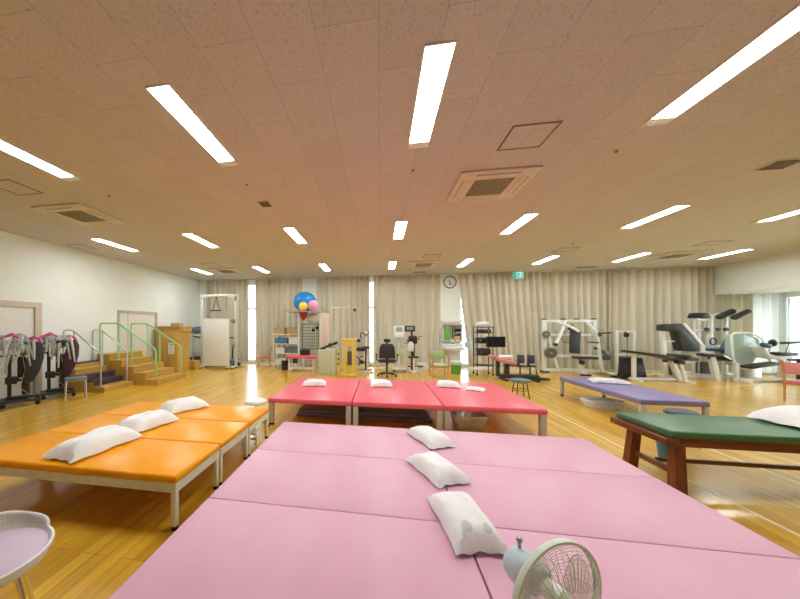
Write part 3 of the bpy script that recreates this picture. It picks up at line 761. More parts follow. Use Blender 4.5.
# training staircases
def rail(t,y,pts,mids,mat,r=.021):
    g=MB(); P=[(a,y,b) for a,b in pts]
    Q=[]
    for i,p in enumerate(P):
        p=Vector(p)
        if 0<i<len(P)-1:
            a=(Vector(P[i-1])-p); b=(Vector(P[i+1])-p); d=min(.06,a.length*.4,b.length*.4)
            Q+= [p+a.normalized()*d, p+(a.normalized()+b.normalized())*d*.28, p+b.normalized()*d]
        else: Q.append(p)
    g.tube(Q,r,10); h=g.build('handrail',mat,t)
    for x,z0,z1 in mids: MB().tube([(x,y,z0),(x,y,z1)],r*.9,8).build('post',mat,h)
t=thing('training_staircase','light wood training staircase with green handrails, nearer the wooden cabinet','staircase',(-5.65,7.73,0),.02)
tr,rs,W=.355,.16,.59
for k in range(5):
    x1=-k*tr; x0=-1.80 if k==4 else -(k+1)*tr
    st=MB().b2(x0+.001,x1,-W,W,0,(k+1)*rs-.026).build('step','step_wood',t)
    MB().b2(x0+.001,x1+.015,-W-.004,W+.004,(k+1)*rs-.026,(k+1)*rs,.004).build('tread','step_wood',st)
for y in (-.54,.54):
    rail(t,y,[(-.10,rs),(-.10,.93),(-1.20,1.62),(-1.76,1.62),(-1.76,.8)],[(-.80,.48,1.36),(-1.20,.64,1.60)],'green_rail')
t=thing('training_staircase','lower training staircase with dark treads and steel handrails, beside the walking trainers','staircase',(-6.27,6.60,0),.02)
W=.44; hs=[.13,.26,.39,.52,.65]; xs_=[0,-.30,-.53,-.76,-.99,-1.19]
for k in range(5):
    st=MB().b2(xs_[k+1]+.001,xs_[k],-W,W,0,hs[k]-.026).build('step','step_wood',t)
    MB().b2(xs_[k+1]+.001,xs_[k]+.012,-W-.003,W+.003,hs[k]-.026,hs[k],.004).build('tread','dark_tread' if k in (1,2,4) else 'step_wood',st)
    if k in (1,2): MB().b2(xs_[k]+.0005,xs_[k]+.004,-W+.01,W-.01,hs[k-1],hs[k]-.027).build('riser','dark_tread',st)
for y in (-.39,.39):
    rail(t,y,[(-.14,.13),(-.14,.90),(-.90,1.45),(-1.15,1.45),(-1.15,.65)],[(-.86,.52,1.42)],'steel',.019)

# wooden cabinet and step box near the corner
t=thing('wooden_cabinet','honey-coloured wooden cabinet with a paper notice, behind the green-railed staircase','cabinet',(-6.95,9.55,0))
MB().b2(-.45,.36,-.28,.40,0,1.36,.005).build('body','cabinet_wood',t)
MB().b2(-.47,.46,-.30,.42,1.50,1.54,.005).b2(-.42,.44,-.26,.40,1.361,1.499,.004).build('top','cabinet_wood',t)
MB().b2(-.10,.34,-.290,-.281,.08,1.30,.003).b2(-.43,-.12,-.290,-.281,.08,1.30,.003).build('door','cabinet_wood',t)
n=MB().b2(.02,.24,-.295,-.2905,.62,.98).build('paper_notice','white_plastic',t); n['label']='white paper notice'
tl=MB()
for k in range(7): tl.b2(.05,.21-(k%3)*.03,-.2965,-.295,.67+k*.035,.678+k*.035)
tl.b2(.06,.20,-.2965,-.295,.915,.945); tl.build('notice_print','lcd_grey',n)
one('cardboard_box',MB().b2(-.16,.16,-.12,.12,0,.11,.006),'cardboard','small cardboard box on top of the wooden cabinet','box',(-6.85,9.60,1.54))
t=thing('wooden_step_box','low pale wooden step box in front of the treadmill','step stool',(-6.72,10.18,0))
MB().b2(-.28,.28,-.18,.18,.27,.31,.006).build('top','step_wood',t)
for sx in (-1,1): MB().b2(sx*.26-.015,sx*.26+.015,-.16,.16,0,.269).build('side','step_wood',t)
MB().b2(-.244,.244,-.15,-.12,.06,.269).build('front_board','step_wood',t)

# treadmill and its body-weight harness frame
t=thing('treadmill','blue and grey treadmill behind the white rolling screen','treadmill',(-6.1,11.35,0))
wp(t,'deck',MB().b2(-6.9,-5.15,11.02,11.62,.10,.24,.03),'slate_vinyl')
wp(t,'belt',MB().b2(-6.75,-5.2,11.10,11.54,.24,.25),'blue_plastic')
wp(t,'motor_cover',MB().b2(-7.05,-6.7,11.05,11.6,.05,.34,.05),'dark_metal')
for y in (11.03,11.60):
    u=wp(t,'upright',MB().tube([(-6.85,y,.2),(-6.85,y,1.28)],.035,10),'steel')
    wp(t,'handrail',MB().tube([(-6.85,y,1.15),(-6.3,y,1.08),(-5.45,y,1.08),(-5.38,y,1.0),(-5.5,y,.62),(-5.5,y,.24)],.028,10),'dark_metal')
wp(t,'console',MB().box(-6.88,11.32,1.38,.30,.62,.20,.03,(0,.35,0)),'slate_vinyl')
wp(t,'display',MB().box(-6.80,11.32,1.47,.02,.40,.12,.005,(0,.35-PI/2+PI/2,0)),'blue_plastic')
for y in (11.1,11.54): wp(t,'roller_foot',MB().cyl((-5.2,y,.05),.05,.06,12,(PI/2,0,0)),'rubber_black')
t.location.x-=.24; t.location.y-=.12
t=thing('harness_frame','tall white harness support frame standing over the treadmill','support frame',(-5.95,11.0,0))
for x in (-6.60,-5.24):
    wp(t,'upright',MB().b2(x-.045,x+.045,10.87,10.95,.09,2.66,.01),'cream_paint')
    wp(t,'foot_beam',MB().b2(x-.05,x+.05,10.55,11.0 if False else 10.98,.05,.09),'white_metal')
    [wp(t,'caster',MB().cyl((x,y,.026),.026,.03,12,(PI/2,0,0)),'rubber_black') for y in (10.6,10.93)]
wp(t,'cross_beam',MB().prism([(-6.66,2.74),(-6.66,2.60),(-6.5,2.58),(-6.3,2.66),(-5.6,2.66),(-5.35,2.52),(-5.18,2.46),(-5.18,2.74)],'y',10.87,10.95,.006),'cream_paint')
wp(t,'hanging_strap',MB().tube([(-6.02,10.9,2.66),(-6.08,10.9,2.4),(-6.18,10.9,2.14)],.012,6).tube([(-6.02,10.9,2.66),(-5.98,10.9,2.4),(-5.88,10.9,2.14)],.012,6),'dark_metal')
wp(t,'spreader_bar',MB().tube([(-6.27,10.9,2.13),(-5.82,10.9,2.13)],.022,8),'black_plastic')
wp(t,'hand_wheel',MB().tube([(-5.30+.07*math.cos(a),10.83,1.72+.07*math.sin(a)) for a in [2*PI*i/20 for i in range(20)]],.012,6,True).cyl((-5.3,10.835,1.72),.03,.05,12,(PI/2,0,0)),'dark_metal')
t.location.y-=.17
t=thing('rolling_screen','plain white rolling screen board on casters in front of the treadmill','screen',(-5.84,10.4,0))
wp(t,'panel',MB().b2(-6.34,-5.36,10.385,10.415,.14,1.80,.006),'wall_paint')
wp(t,'frame',MB().b2(-6.37,-6.34,10.38,10.42,.08,1.83).b2(-5.36,-5.33,10.38,10.42,.08,1.83).b2(-6.34,-5.36,10.38,10.42,1.80,1.83).b2(-6.34,-5.36,10.38,10.42,.10,.14),'white_metal')
for x in (-6.355,-5.345):
    wp(t,'foot',MB().b2(x-.02,x+.02,10.18,10.62,.055,.079),'white_metal')
    [wp(t,'caster',MB().cyl((x,y,.027),.027,.02,12,(PI/2,0,0)),'rubber_black') for y in (10.2,10.6)]

# chairs
def small_chair(x,y,rz,label,seatm,woodm,h=.42,w=.44,backh=.80,arms=False,backm=None,cat='chair',grp=None):
    t=thing('wooden_chair',label,cat,(x,y,0),rz,grp); a=w/2
    MB().b2(-a+.03,a-.03,-a,a-.03,h-.05,h,.015,3).build('seat',seatm,t)
    MB().b2(-a,a,-a+.02,-a+.05,h-.10,h-.051).b2(-a,a,a-.05,a-.02,h-.10,h-.051).b2(-a,-a+.03,-a+.05,a-.05,h-.10,h-.051).b2(a-.03,a,-a+.05,a-.05,h-.10,h-.051).build('seat_frame',woodm,t)
    for sx in (-1,1):
        MB().tube([(sx*(a-.015),-a+.02,0),(sx*(a-.015),-a+.02,(h+.2) if arms else h-.05)],.02,8).build('leg',woodm,t)
        MB().tube([(sx*(a-.015),a-.02,0),(sx*(a-.015),a-.02,h),(sx*(a-.015),a+.05,backh)],.02,8).build('leg',woodm,t)
        if arms: MB().tube([(sx*(a-.015),-a-.02,h+.21),(sx*(a-.015),a,h+.21)],.022,8).build('armrest',woodm,t)
    MB().box(0,a+.015,h+(backh-h)*.62,w-.07,.04,(backh-h)*.62,.014,(-.18,0,0)).build('backrest',backm or seatm,t)
    return t
small_chair(-4.35,11.3,-1.2,'small orange-brown wooden chair by the left bright window slit','orange_wood','orange_wood',.40,.46,.78)
small_chair(1.80,9.85,.05,'light wooden armchair with pale green seat and back, left of the green bin','seat_green','chair_wood',.40,.48,.78,True,'chair_green')
small_chair(8.58,7.78,1.85,'wooden armchair with pink cushion cut off at the right edge','chair_pink','orange_wood',.44,.52,.84,True)

# storage shelf with bins
t=thing('storage_shelf','wire storage shelf full of small boxes left of the ball rack','shelf',(-3.45,11.45,0))
x0,x1,y0,y1=-3.93,-2.97,11.2,11.7
for x in (x0,x1):
    for y in (y0,y1): wp(t,'post',MB().tube([(x,y,0),(x,y,1.30)],.014,8),'cream_metal')
for z in (.12,.50,.86,1.22):
    s=MB().b2(x0,x1,y0-.0,y0+.02,z,z+.03).b2(x0,x1,y1-.02,y1,z,z+.03)
    for k in range(17): s.b2(x0+.0+k*(x1-x0)/17.2,x0+.012+k*(x1-x0)/17.2,y0+.02,y1-.02,z+.012,z+.024)
    wp(t,'shelf_board',s,'cream_metal')
def crate(name,x,y,z,sx,sy,sz,mat,label,grp='boxes on the wire shelf'):
    t=thing(name,label,'box',(x,y,z),0,grp); w=.012
    MB().b2(-sx/2,sx/2,-sy/2,sy/2,0,w).b2(-sx/2,-sx/2+w,-sy/2,sy/2,w,sz).b2(sx/2-w,sx/2,-sy/2,sy/2,w,sz).b2(-sx/2+w,sx/2-w,-sy/2,-sy/2+w,w,sz).b2(-sx/2+w,sx/2-w,sy/2-w,sy/2,w,sz).build('body',mat,t)
    MB().b2(-sx/2-.01,sx/2+.01,-sy/2-.01,-sy/2,sz-.03,sz).b2(-sx/2-.01,sx/2+.01,sy/2,sy/2+.01,sz-.03,sz).build('rim',mat,t)
crate('storage_box',-3.72,11.44,1.251,.40,.36,.22,'cardboard','tan basket on the left of the wire shelf top')
crate('storage_box',-3.22,11.44,1.251,.44,.36,.26,'cardboard','tan basket on the right of the wire shelf top')
crate('storage_box',-3.66,11.44,.891,.46,.36,.20,'blue_plastic','blue bin on the second board of the wire shelf')
crate('storage_box',-3.18,11.44,.891,.36,.36,.24,'white_plastic','white box beside the blue bin on the wire shelf')
crate('storage_box',-3.70,11.44,.531,.36,.36,.20,'white_plastic','white box on the third board of the wire shelf, left')
crate('storage_box',-3.22,11.44,.531,.42,.36,.22,'slate_vinyl','slate blue box on the third board of the wire shelf, right')
crate('storage_box',-3.68,11.44,.151,.44,.36,.16,'cream_metal','cream tray on the lowest board of the wire shelf')
crate('storage_box',-3.20,11.44,.151,.36,.36,.2,'charcoal_vinyl','dark box on the lowest board of the wire shelf')

# ball rack with wire grid
t=thing('ball_rack','grey metal rack with wire grid and top shelf carrying the big balls','rack',(-2.55,11.0,0))
wp(t,'top_shelf',MB().b2(-3.22,-1.98,10.40,11.52,2.04,2.07),'steel')
for x in (-2.80,-2.02):
    for y in (10.62,11.36): wp(t,'post',MB().b2(x-.03,x+.03,y-.03,y+.03,0,2.039),'white_metal')
g=MB()
for k in range(10): g.tube([(-2.74+k*.073,11.0,.70),(-2.74+k*.073,11.0,1.62)],.007,5)
for k in range(9): g.tube([(-2.765,11.012,.72+k*.11),(-2.055,11.012,.72+k*.11)],.007,5)
g.tube([(-2.77,11.0,.69),(-2.77,11.0,1.64),(-2.05,11.0,1.64),(-2.05,11.0,.69)],.018,8,True)
wp(t,'wire_grid',g,'dark_metal')
wp(t,'side_rail',MB().b2(-2.79,-2.77,10.66,11.33,.4,.44).b2(-2.05,-2.03,10.66,11.33,.4,.44),'white_metal')
def ball(x,y,r,rz,mat,label,z0=2.07,sq=1):
    t=thing('exercise_ball',label,'exercise ball',(x,y,z0)); n=MB().ell((0,0,rz),r*sq,r,rz,32,20)
    n.build('shell',mat,t); MB().cyl((r*.25*sq,-r*.78,rz*1.42),.02,.02,10,(1.1,0,0)).build('valve',mat,t)
ball(-2.70,11.13,.37,.37,'blue_rubber','large blue exercise ball on top of the rack',sq=1.14)
bl=(('yellow_rubber',-2.64,10.66,.135,'small yellow exercise ball on the rack in front of the blue one'),('pink_rubber',-2.30,10.68,.165,'pink exercise ball on the rack right of the yellow one'))
ball(-2.63,10.58,.155,.165,'yellow_rubber',bl[0][4]); ball(-2.27,10.62,.19,.195,'pink_rubber',bl[1][4])
# under the rack's shelf: a clear ball in a hanging net, a red cone
t=thing('exercise_ball','pale translucent exercise ball hanging in a net under the rack shelf','exercise ball',(-2.36,10.98,1.64)); MB().ell((0,0,.19),.25,.22,.18,28,16).build('shell','clear_rubber',t); MB().tube([(0,0,.36),(0,0,.40)],.05,10).build('net','clear_rubber',t)
t=thing('red_cone','red funnel-shaped cone hanging under the rack shelf','cone',(-2.66,10.75,2.04)); MB().lathe([(0,-.30),(.03,-.30),(.17,-.04),(.17,0),(0,0)],(0,0,0),22).build('body','red_plastic',t); MB().lathe([(.17,-.03),(.185,-.025),(.185,-.002),(.17,0)],(0,0,0),22).build('rim','red_plastic',t)
for i,(x,z,l) in enumerate(((-2.34,1.40,'black hand pulley hung on the wire grid, upper right'),(-2.20,1.48,'black hand weight hung on the wire grid beside the pulley'))):
    t=thing('hand_pulley',l,'pulley',(x,10.945,z)); MB().cyl((0,0,0),.06,.05,16,(PI/2,0,0),bev=.008).build('wheel','rubber_black',t); MB().tube([(0,.0,.06),(0,.02,.12)],.008,6).build('hook','steel',t)
# small red therapy bed with a black case
t=thing('therapy_bed','small red therapy bed on white legs in front of the ball rack','treatment couch',(-2.62,10.38,0))
wp(t,'padded_top',MB().b2(-3.12,-2.06,10.05,10.50,.46,.55,.02,3),'red_vinyl')
for x in (-3.0,-2.18):
    for y in (10.12,10.43): wp(t,'leg',MB().b2(x-.022,x+.022,y-.022,y+.022,0,.459),'white_metal')
wp(t,'lower_rail',MB().b2(-2.978,-2.202,10.10,10.14,.10,.14).b2(-2.978,-2.202,10.41,10.45,.10,.14),'white_metal')
t=thing('black_case','black square case lying on the small red therapy bed','case',(-2.50,10.34,.55)); MB().b2(-.17,.17,-.08,.08,0,.20,.02).build('body','black_plastic',t); MB().tube([(-.06,0,.2),(-.06,0,.235),(.06,0,.235),(.06,0,.2)],.009,6).build('handle','black_plastic',t)
t=thing('waste_bin','small black waste bin left of the small red therapy bed','bin',(-3.28,10.5,0)); MB().lathe([(0,0),(.10,0),(.12,.30),(.13,.30),(.13,.315),(.11,.315),(.09,.02),(0,.02)],(0,0,0),18).build('body','black_plastic',t); MB().tube([(.125*math.cos(a),.125*math.sin(a),.315) for a in [2*PI*i/24 for i in range(24)]],.009,6,True).build('rim','black_plastic',t)
# peach leaning board, pulley gantry, pale cabinet
t=thing('padded_board','tall peach-coloured padded board standing beside the ball rack','board',(-1.80,10.42,0))
wp(t,'board',MB().prism([(-1.97,.02),(-1.68,.02),(-1.70,1.97),(-1.93,2.02)],'y',10.39,10.45,.012),'peach_cloth')
wp(t,'edge_strap',MB().tube([(-1.93,10.384,.1),(-1.90,10.384,1.98)],.008,6).tube([(-1.74,10.384,.1),(-1.745,10.384,1.95)],.008,6),'cream_metal')
wp(t,'foot',MB().b2(-1.98,-1.67,10.32,10.52,0,.02),'cream_metal')
t=thing('pulley_gantry','thin cream overhead pulley stand with horizontal arm, behind the pale cabinet','pulley stand',(-1.62,10.75,0))
wp(t,'base',MB().b2(-1.82,-1.42,10.58,10.95,0,.04,.01),'cream_metal')
wp(t,'post',MB().tube([(-1.62,10.75,.04),(-1.62,10.75,2.28)],.025,10),'beige_metal')
a_=wp(t,'arm',MB().tube([(-1.66,10.75,2.16),(-1.4,10.75,2.20),(-.80,10.75,2.20)],.022,10),'beige_metal')
wp(t,'pulley_wheel',MB().cyl((-.83,10.75,2.10),.05,.04,14,(PI/2,0,0)).tube([(-.83,10.75,2.18),(-.83,10.75,2.10)],.01,6),'dark_metal',None)
wp(t,'handle',MB().tube([(-1.55,10.75,.9),(-1.55,10.75,1.3)],.013,6).tube([(-1.62,10.75,1.3),(-1.55,10.75,1.3)],.01,6),'cream_metal')
t=thing('metal_cabinet','low pale green metal cabinet left of the yellow machine','cabinet',(-1.60,9.82,0))
wp(t,'body',MB().b2(-1.90,-1.34,9.64,10.02,0,.80,.008),'pale_green_metal')
for a,b in ((-1.89,-1.715),(-1.705,-1.53),(-1.52,-1.35)): wp(t,'door',MB().b2(a,b,9.628,9.639,.05,.77,.003),'pale_green_metal')
t=thing('jointed_arm','black jointed exercise arm lying across the pale green cabinet top','exercise arm',(-1.6,9.82,.80))
wp(t,'arm',MB().tube([(-1.78,9.8,.84),(-1.55,9.8,.93),(-1.40,9.8,.99),(-1.30,9.8,1.04)],[.03,.04,.035,.03],10),'black_plastic')
wp(t,'joint',MB().cyl((-1.55,9.8,.94),.06,.09,14,(PI/2,0,0)).cyl((-1.37,9.8,1.0),.05,.09,14,(PI/2,0,0)),'dark_metal')
wp(t,'base',MB().b2(-1.86,-1.70,9.72,9.88,.80,.85,.01),'black_plastic')

# yellow strength tester
t=thing('yellow_exerciser','tall yellow strength machine with black knobs and pads','exercise machine',(-.92,9.72,0))
wp(t,'base',MB().b2(-1.20,-.66,9.5,9.95,0,.07,.01),'yellow_metal')
wp(t,'tower',MB().b2(-1.09,-.98,9.58,9.86,.07,1.08,.01).b2(-.83,-.72,9.58,9.86,.07,1.08,.01).b2(-.979,-.831,9.58,9.86,.07,.32).b2(-.979,-.831,9.58,9.86,.92,1.08),'yellow_metal')
wp(t,'weight_stack',MB().b2(-.975,-.835,9.66,9.80,.32,.75),'iron_plate')
wp(t,'guide_rod',MB().tube([(-.94,9.73,.75),(-.94,9.73,.92)],.01,6).tube([(-.87,9.73,.75),(-.87,9.73,.92)],.01,6),'chrome')
wp(t,'top_cap',MB().b2(-1.16,-.66,9.56,9.88,1.081,1.16,.02),'yellow_metal')
wp(t,'side_column',MB().b2(-1.30,-1.22,9.62,9.70,0,.80,.008).b2(-1.22,-1.09,9.64,9.68,.5,.54).b2(-1.22,-1.09,9.64,9.68,.25,.29),'yellow_metal')
for z in (.36,.52,.68): wp(t,'knob',MB().cyl((-1.25,9.60,z),.03,.05,12,(PI/2,0,0)),'black_plastic')
wp(t,'roller_pad',MB().cyl((-.56,9.72,.82),.065,.26,16,(0,PI/2,0),bev=.015),'black_vinyl')
wp(t,'roller_pad',MB().cyl((-.62,9.60,1.10),.05,.12,16,(0,PI/2,0),bev=.015),'black_vinyl')
wp(t,'lever',MB().tube([(-.71,9.72,.60),(-.60,9.72,.52),(-.60,9.72,.30)],.018,8).tube([(-.71,9.72,.82),(-.6,9.72,.82)],.018,8),'dark_metal')

# exercise bike facing the room
t=thing('exercise_bike','white exercise bike with looped handlebar and black saddle by the middle window slit','exercise bike',(-.44,10.55,0))
wp(t,'base',MB().b2(-.70,-.18,10.28,10.34,0,.05,.01).b2(-.66,-.22,10.95,11.0,0,.05,.01).b2(-.47,-.41,10.34,10.95,.02,.06),'white_metal')
wp(t,'saddle_post',MB().tube([(-.44,10.45,.06),(-.43,10.45,.80)],.028,10),'dark_metal')
wp(t,'saddle',MB().prism([(-.57,10.33),(-.31,10.33),(-.33,10.45),(-.40,10.62),(-.48,10.62),(-.55,10.45)],'z',.80,.87,.02),'black_vinyl')
wp(t,'front_post',MB().tube([(-.44,10.85,.06),(-.44,10.9,1.18)],.03,10),'white_metal')
wp(t,'handlebar',MB().tube([(-.30,10.80,1.12),(-.24,10.72,1.18),(-.26,10.68,1.30),(-.36,10.72,1.33),(-.44,10.86,1.20),(-.52,10.72,1.33),(-.62,10.68,1.30),(-.64,10.72,1.18),(-.58,10.80,1.12)],.017,8),'dark_metal')
wp(t,'console',MB().box(-.44,10.86,1.28,.17,.06,.13,.01,(.4,0,0)),'white_plastic')
wp(t,'wheel_cover',MB().cyl((-.44,10.72,.34),.21,.09,24,(0,PI/2,0),bev=.02),'white_plastic')
for sx in (-1,1):
    c=wp(t,'crank',MB().tube([(-.44+sx*.05,10.7,.34),(-.44+sx*.09,10.7,.34),(-.44+sx*.09,10.7-sx*.02,.34-sx*.15)],.012,8),'steel')
    wp(t,'pedal',MB().b2(-.44+sx*.15-.05,-.44+sx*.15+.05,10.62-sx*.02,10.78-sx*.02,.33-sx*.15,.36-sx*.15,.005),'black_plastic')
wp(t,'tension_box',MB().b2(-.62,-.52,10.36,10.46,.28,.40,.01).b2(-.52,-.44,10.40,10.44,.32,.36),'black_plastic')

# black swivel chair
t=thing('swivel_chair','black swivel office chair seen from behind, by the middle window slit','chair',(.24,9.62,0))
wp(t,'backrest',MB().prism([(-.01,.58),(.49,.58),(.46,.92),(.40,1.02),(.08,1.02),(.02,.92)],'y',9.42,9.50,.025),'black_vinyl')
wp(t,'seat',MB().b2(-.01,.49,9.5,9.98,.44,.54,.03,3),'black_vinyl')
wp(t,'headrest',MB().b2(.14,.34,9.43,9.48,1.06,1.16,.02).b2(.21,.27,9.44,9.47,1.02,1.06),'charcoal_vinyl')
for sx in (-1,1): wp(t,'armrest',MB().tube([(.24+sx*.25,9.70,.48),(.24+sx*.31,9.70,.50),(.24+sx*.31,9.66,.66)],.018,8).b2(.24+sx*.31-.035,.24+sx*.31+.035,9.52,9.82,.66,.69,.01),'black_plastic')
wp(t,'gas_post',MB().cyl((.24,9.72,.25),.03,.38,12),'black_plastic')
wp(t,'back_bracket',MB().b2(.20,.28,9.40,9.42,.42,.7).b2(.20,.28,9.42,9.72,.40,.44),'black_plastic')
for k in range(5):
    a=2*PI*k/5+PI/2*-1; l_=wp(t,'star_leg',MB().tube([(.24,9.72,.10),(.24+.29*math.cos(a),9.72+.29*math.sin(a),.075)],[.028,.018],8),'black_plastic')
    c=MB().cyl((.24+.29*math.cos(a),9.72+.29*math.sin(a),.028),.028,.04,12,(PI/2,0,0)); wp(t,'caster',c,'rubber_black')

# white therapy device and black arm-crank machine
t=thing('therapy_device','white electrotherapy unit on a rolling stand with dangling leads','therapy device',(.66,10.75,0))
wp(t,'head_unit',MB().b2(.49,.84,10.66,10.86,1.14,1.56,.02),'white_plastic')
wp(t,'display',MB().b2(.56,.77,10.652,10.659,1.36,1.51),'lcd_grey')
wp(t,'control_panel',MB().b2(.53,.80,10.65,10.659,1.18,1.32,.003),'mint_plastic')
wp(t,'stand_column',MB().b2(.63,.70,10.75,10.82,.12,1.14,.008),'white_metal')
for k in range(4): wp(t,'lead',MB().tube([(.53+k*.08,10.66,1.15),(.52+k*.09,10.60,.95),(.56+k*.06,10.62,.72)],.008,6),'lcd_grey')
wp(t,'base',MB().b2(.44,.90,10.58,10.98,.06,.12,.02),'white_plastic')
for x in (.49,.85):
    for y in (10.63,10.93): wp(t,'caster',MB().cyl((x,y,.028),.028,.025,12,(PI/2,0,0)),'rubber_black')
wp(t,'green_pad',MB().prism([(.58,.80),(.82,.80),(.88,.56),(.68,.50)],'y',10.50,10.57,.012),'seat_green')
wp(t,'pad_arm',MB().tube([(.72,10.57,.65),(.67,10.76,.65)],.015,8),'white_metal')
t=thing('arm_crank_machine','black and white arm-crank trainer with screen, left of the green armchair','exercise machine',(1.12,10.7,0))
wp(t,'base',MB().b2(.94,1.40,10.62,10.72,0,.07,.01).b2(1.04,1.20,10.4,11.05,.0,.06,.01),'white_metal')
wp(t,'column',MB().b2(1.06,1.18,10.72,10.84,.07,1.12,.01),'charcoal_vinyl')
wp(t,'console',MB().box(1.02,10.72,1.46,.34,.06,.20,.012,(.15,0,0)),'charcoal_vinyl')
wp(t,'display',MB().box(1.02,10.686,1.465,.22,.004,.10,.001,(.15,0,0)),'lcd_grey')
wp(t,'neck',MB().tube([(1.1,10.78,1.10),(1.08,10.76,1.36)],.03,8),'black_plastic')
wp(t,'crank_housing',MB().b2(.98,1.26,10.64,10.90,.95,1.22,.04),'black_plastic')
for sx in (-1,1): wp(t,'crank_handle',MB().tube([(1.12+sx*.13,10.77,1.08),(1.12+sx*.18,10.77,1.08),(1.12+sx*.18,10.66,1.2*1 if sx>0 else .98),(1.12+sx*.28,10.66,1.2 if sx>0 else .98)],.014,8),'black_plastic')
wp(t,'cloth_cover',MB().prism([(.93,.72),(1.13,.70),(1.14,.95),(1.08,1.03),(1.0,1.03),(.95,.92)],'y',10.585,10.625,.015),'white_plastic')
wp(t,'seat_post',MB().tube([(1.12,10.48,.06),(1.12,10.48,.5)],.03,10),'white_metal')
wp(t,'saddle',MB().b2(.95,1.29,10.40,10.56,.5,.56,.02),'black_vinyl')
wp(t,'foot_rest',MB().b2(.92,1.02,10.46,10.58,.20,.24,.01).tube([(.97,10.58,.22),(1.06,10.72,.2)],.015,8).b2(1.24,1.42,10.46,10.58,.20,.24,.01).tube([(1.33,10.58,.22),(1.18,10.72,.2)],.015,8),'dark_metal')
one('floor_box',MB().b2(-.16,.16,-.12,.12,0,.26,.01),'wall_paint','plain cream box on the floor left of the green armchair','box',(1.47,11.2,0))

# ------------------------------------------------------------------ wash basin with mirror on the column
yc=YB-.10
t=thing('wash_basin','white wash basin with mirror cabinet and chrome tap on the column under the clock','wash basin',(2.62,yc,0))
wp(t,'bowl',MB().prism([(2.30,yc),(3.02,yc),(3.02,yc-.26),(2.92,yc-.40),(2.66,yc-.46),(2.40,yc-.40),(2.30,yc-.26)],'z',.68,.80,.03),'ceramic')
wp(t,'splash_ledge',MB().b2(2.30,3.02,yc-.12,yc-.001,.80,.90,.012),'ceramic')
wp(t,'basin_hollow',MB().prism([(2.40,yc-.16),(2.92,yc-.16),(2.86,yc-.34),(2.66,yc-.40),(2.46,yc-.34)],'z',.800,.803),'clear_plastic')
wp(t,'pedestal',MB().prism([(2.56,.0),(2.76,.0),(2.80,.68),(2.52,.68)],'y',yc-.22,yc-.02,.02),'ceramic')
wp(t,'tap',MB().tube([(2.66,yc-.08,.90),(2.66,yc-.08,1.03),(2.66,yc-.12,1.07),(2.66,yc-.22,1.04)],.014,8).cyl((2.66,yc-.08,.92),.03,.04,12),'chrome')
wp(t,'mirror_frame',MB().b2(2.27,2.31,yc-.05,yc-.001,.98,1.64).b2(2.97,3.01,yc-.05,yc-.001,.98,1.64).b2(2.31,2.97,yc-.05,yc-.001,1.60,1.64).b2(2.31,2.97,yc-.05,yc-.001,.98,1.02),'white_metal')
wp(t,'mirror',MB().b2(2.31,2.97,yc-.03,yc-.001,1.02,1.60),'mirror')
wp(t,'lamp_box',MB().b2(2.27,3.01,yc-.10,yc-.001,1.66,1.78,.015),'white_plastic')
wp(t,'shelf',MB().b2(2.29,2.99,yc-.13,yc-.05,.955,.975),'white_plastic')
t=thing('green_apron','bright green apron hanging at the left of the wash basin mirror','apron',(2.46,yc-.06,1.0))
MB().prism([(-.10,.02),(.10,.02),(.10,.42),(.05,.55),(-.05,.55),(-.10,.42)],'y',-.03,.0,.008).build('cloth','leaf_green',t); MB().tube([(-.05,-.015,.55),(0,.0,.60),(.05,-.015,.55)],.008,6).build('neck_strap','leaf_green',t)
t=thing('grey_smock','blue-grey towel hanging beside the green apron at the mirror','towel',(2.31,yc-.075,.98)); MB().prism([(-.07,0),(.05,0),(.05,.50),(-.07,.50)],'y',-.03,0,.008).build('cloth','grey_cloth',t); MB().b2(-.07,.05,-.034,-.03,.06,.09).build('stripe','white_plastic',t)
t=thing('tissue_box','tan paper towel box on the right of the basin shelf','box',(2.82,yc-.088,.975)); MB().b2(-.10,.10,-.035,.035,0,.20,.006).build('body','cardboard',t); MB().b2(-.05,.05,-.037,-.0355,.04,.07).build('slot','white_plastic',t)
t=thing('soap_bottle','small white soap bottle on the basin shelf beside the towel box','bottle',(2.63,yc-.09,.977)); MB().cyl((0,0,.05),.025,.10,14,bev=.006).build('body','white_plastic',t); MB().tube([(0,0,.10),(0,0,.14),(0,-.03,.14)],.006,6).build('pump','chrome',t)
t=thing('glove_box','pale blue glove dispenser box on the curtain side of the basin','box',(3.10,11.62,0)); MB().b2(-.10,.10,-.09,.09,.80,1.0,.008).build('body','sky_plastic',t); MB().tube([(0,0,.03),(0,0,.80)],.015,8).build('stand','white_metal',t); MB().cyl((0,0,.015),.13,.03,20).build('base','white_metal',t)
t=thing('green_bin','bright green bin with white liner between armchair and wash basin','bin',(2.47,10.65,0))
MB().lathe([(0,0),(.14,0),(.165,.36),(.18,.36),(.18,.385),(.15,.385),(.12,.03),(0,.03)],(0,0,0),24).build('body','leaf_green',t)
MB().lathe([(.155,.386),(.19,.375),(.185,.30),(.17,.385),(.12,.42),(.05,.40),(0,.39)],(0,0,0),24).build('liner','white_plastic',t)

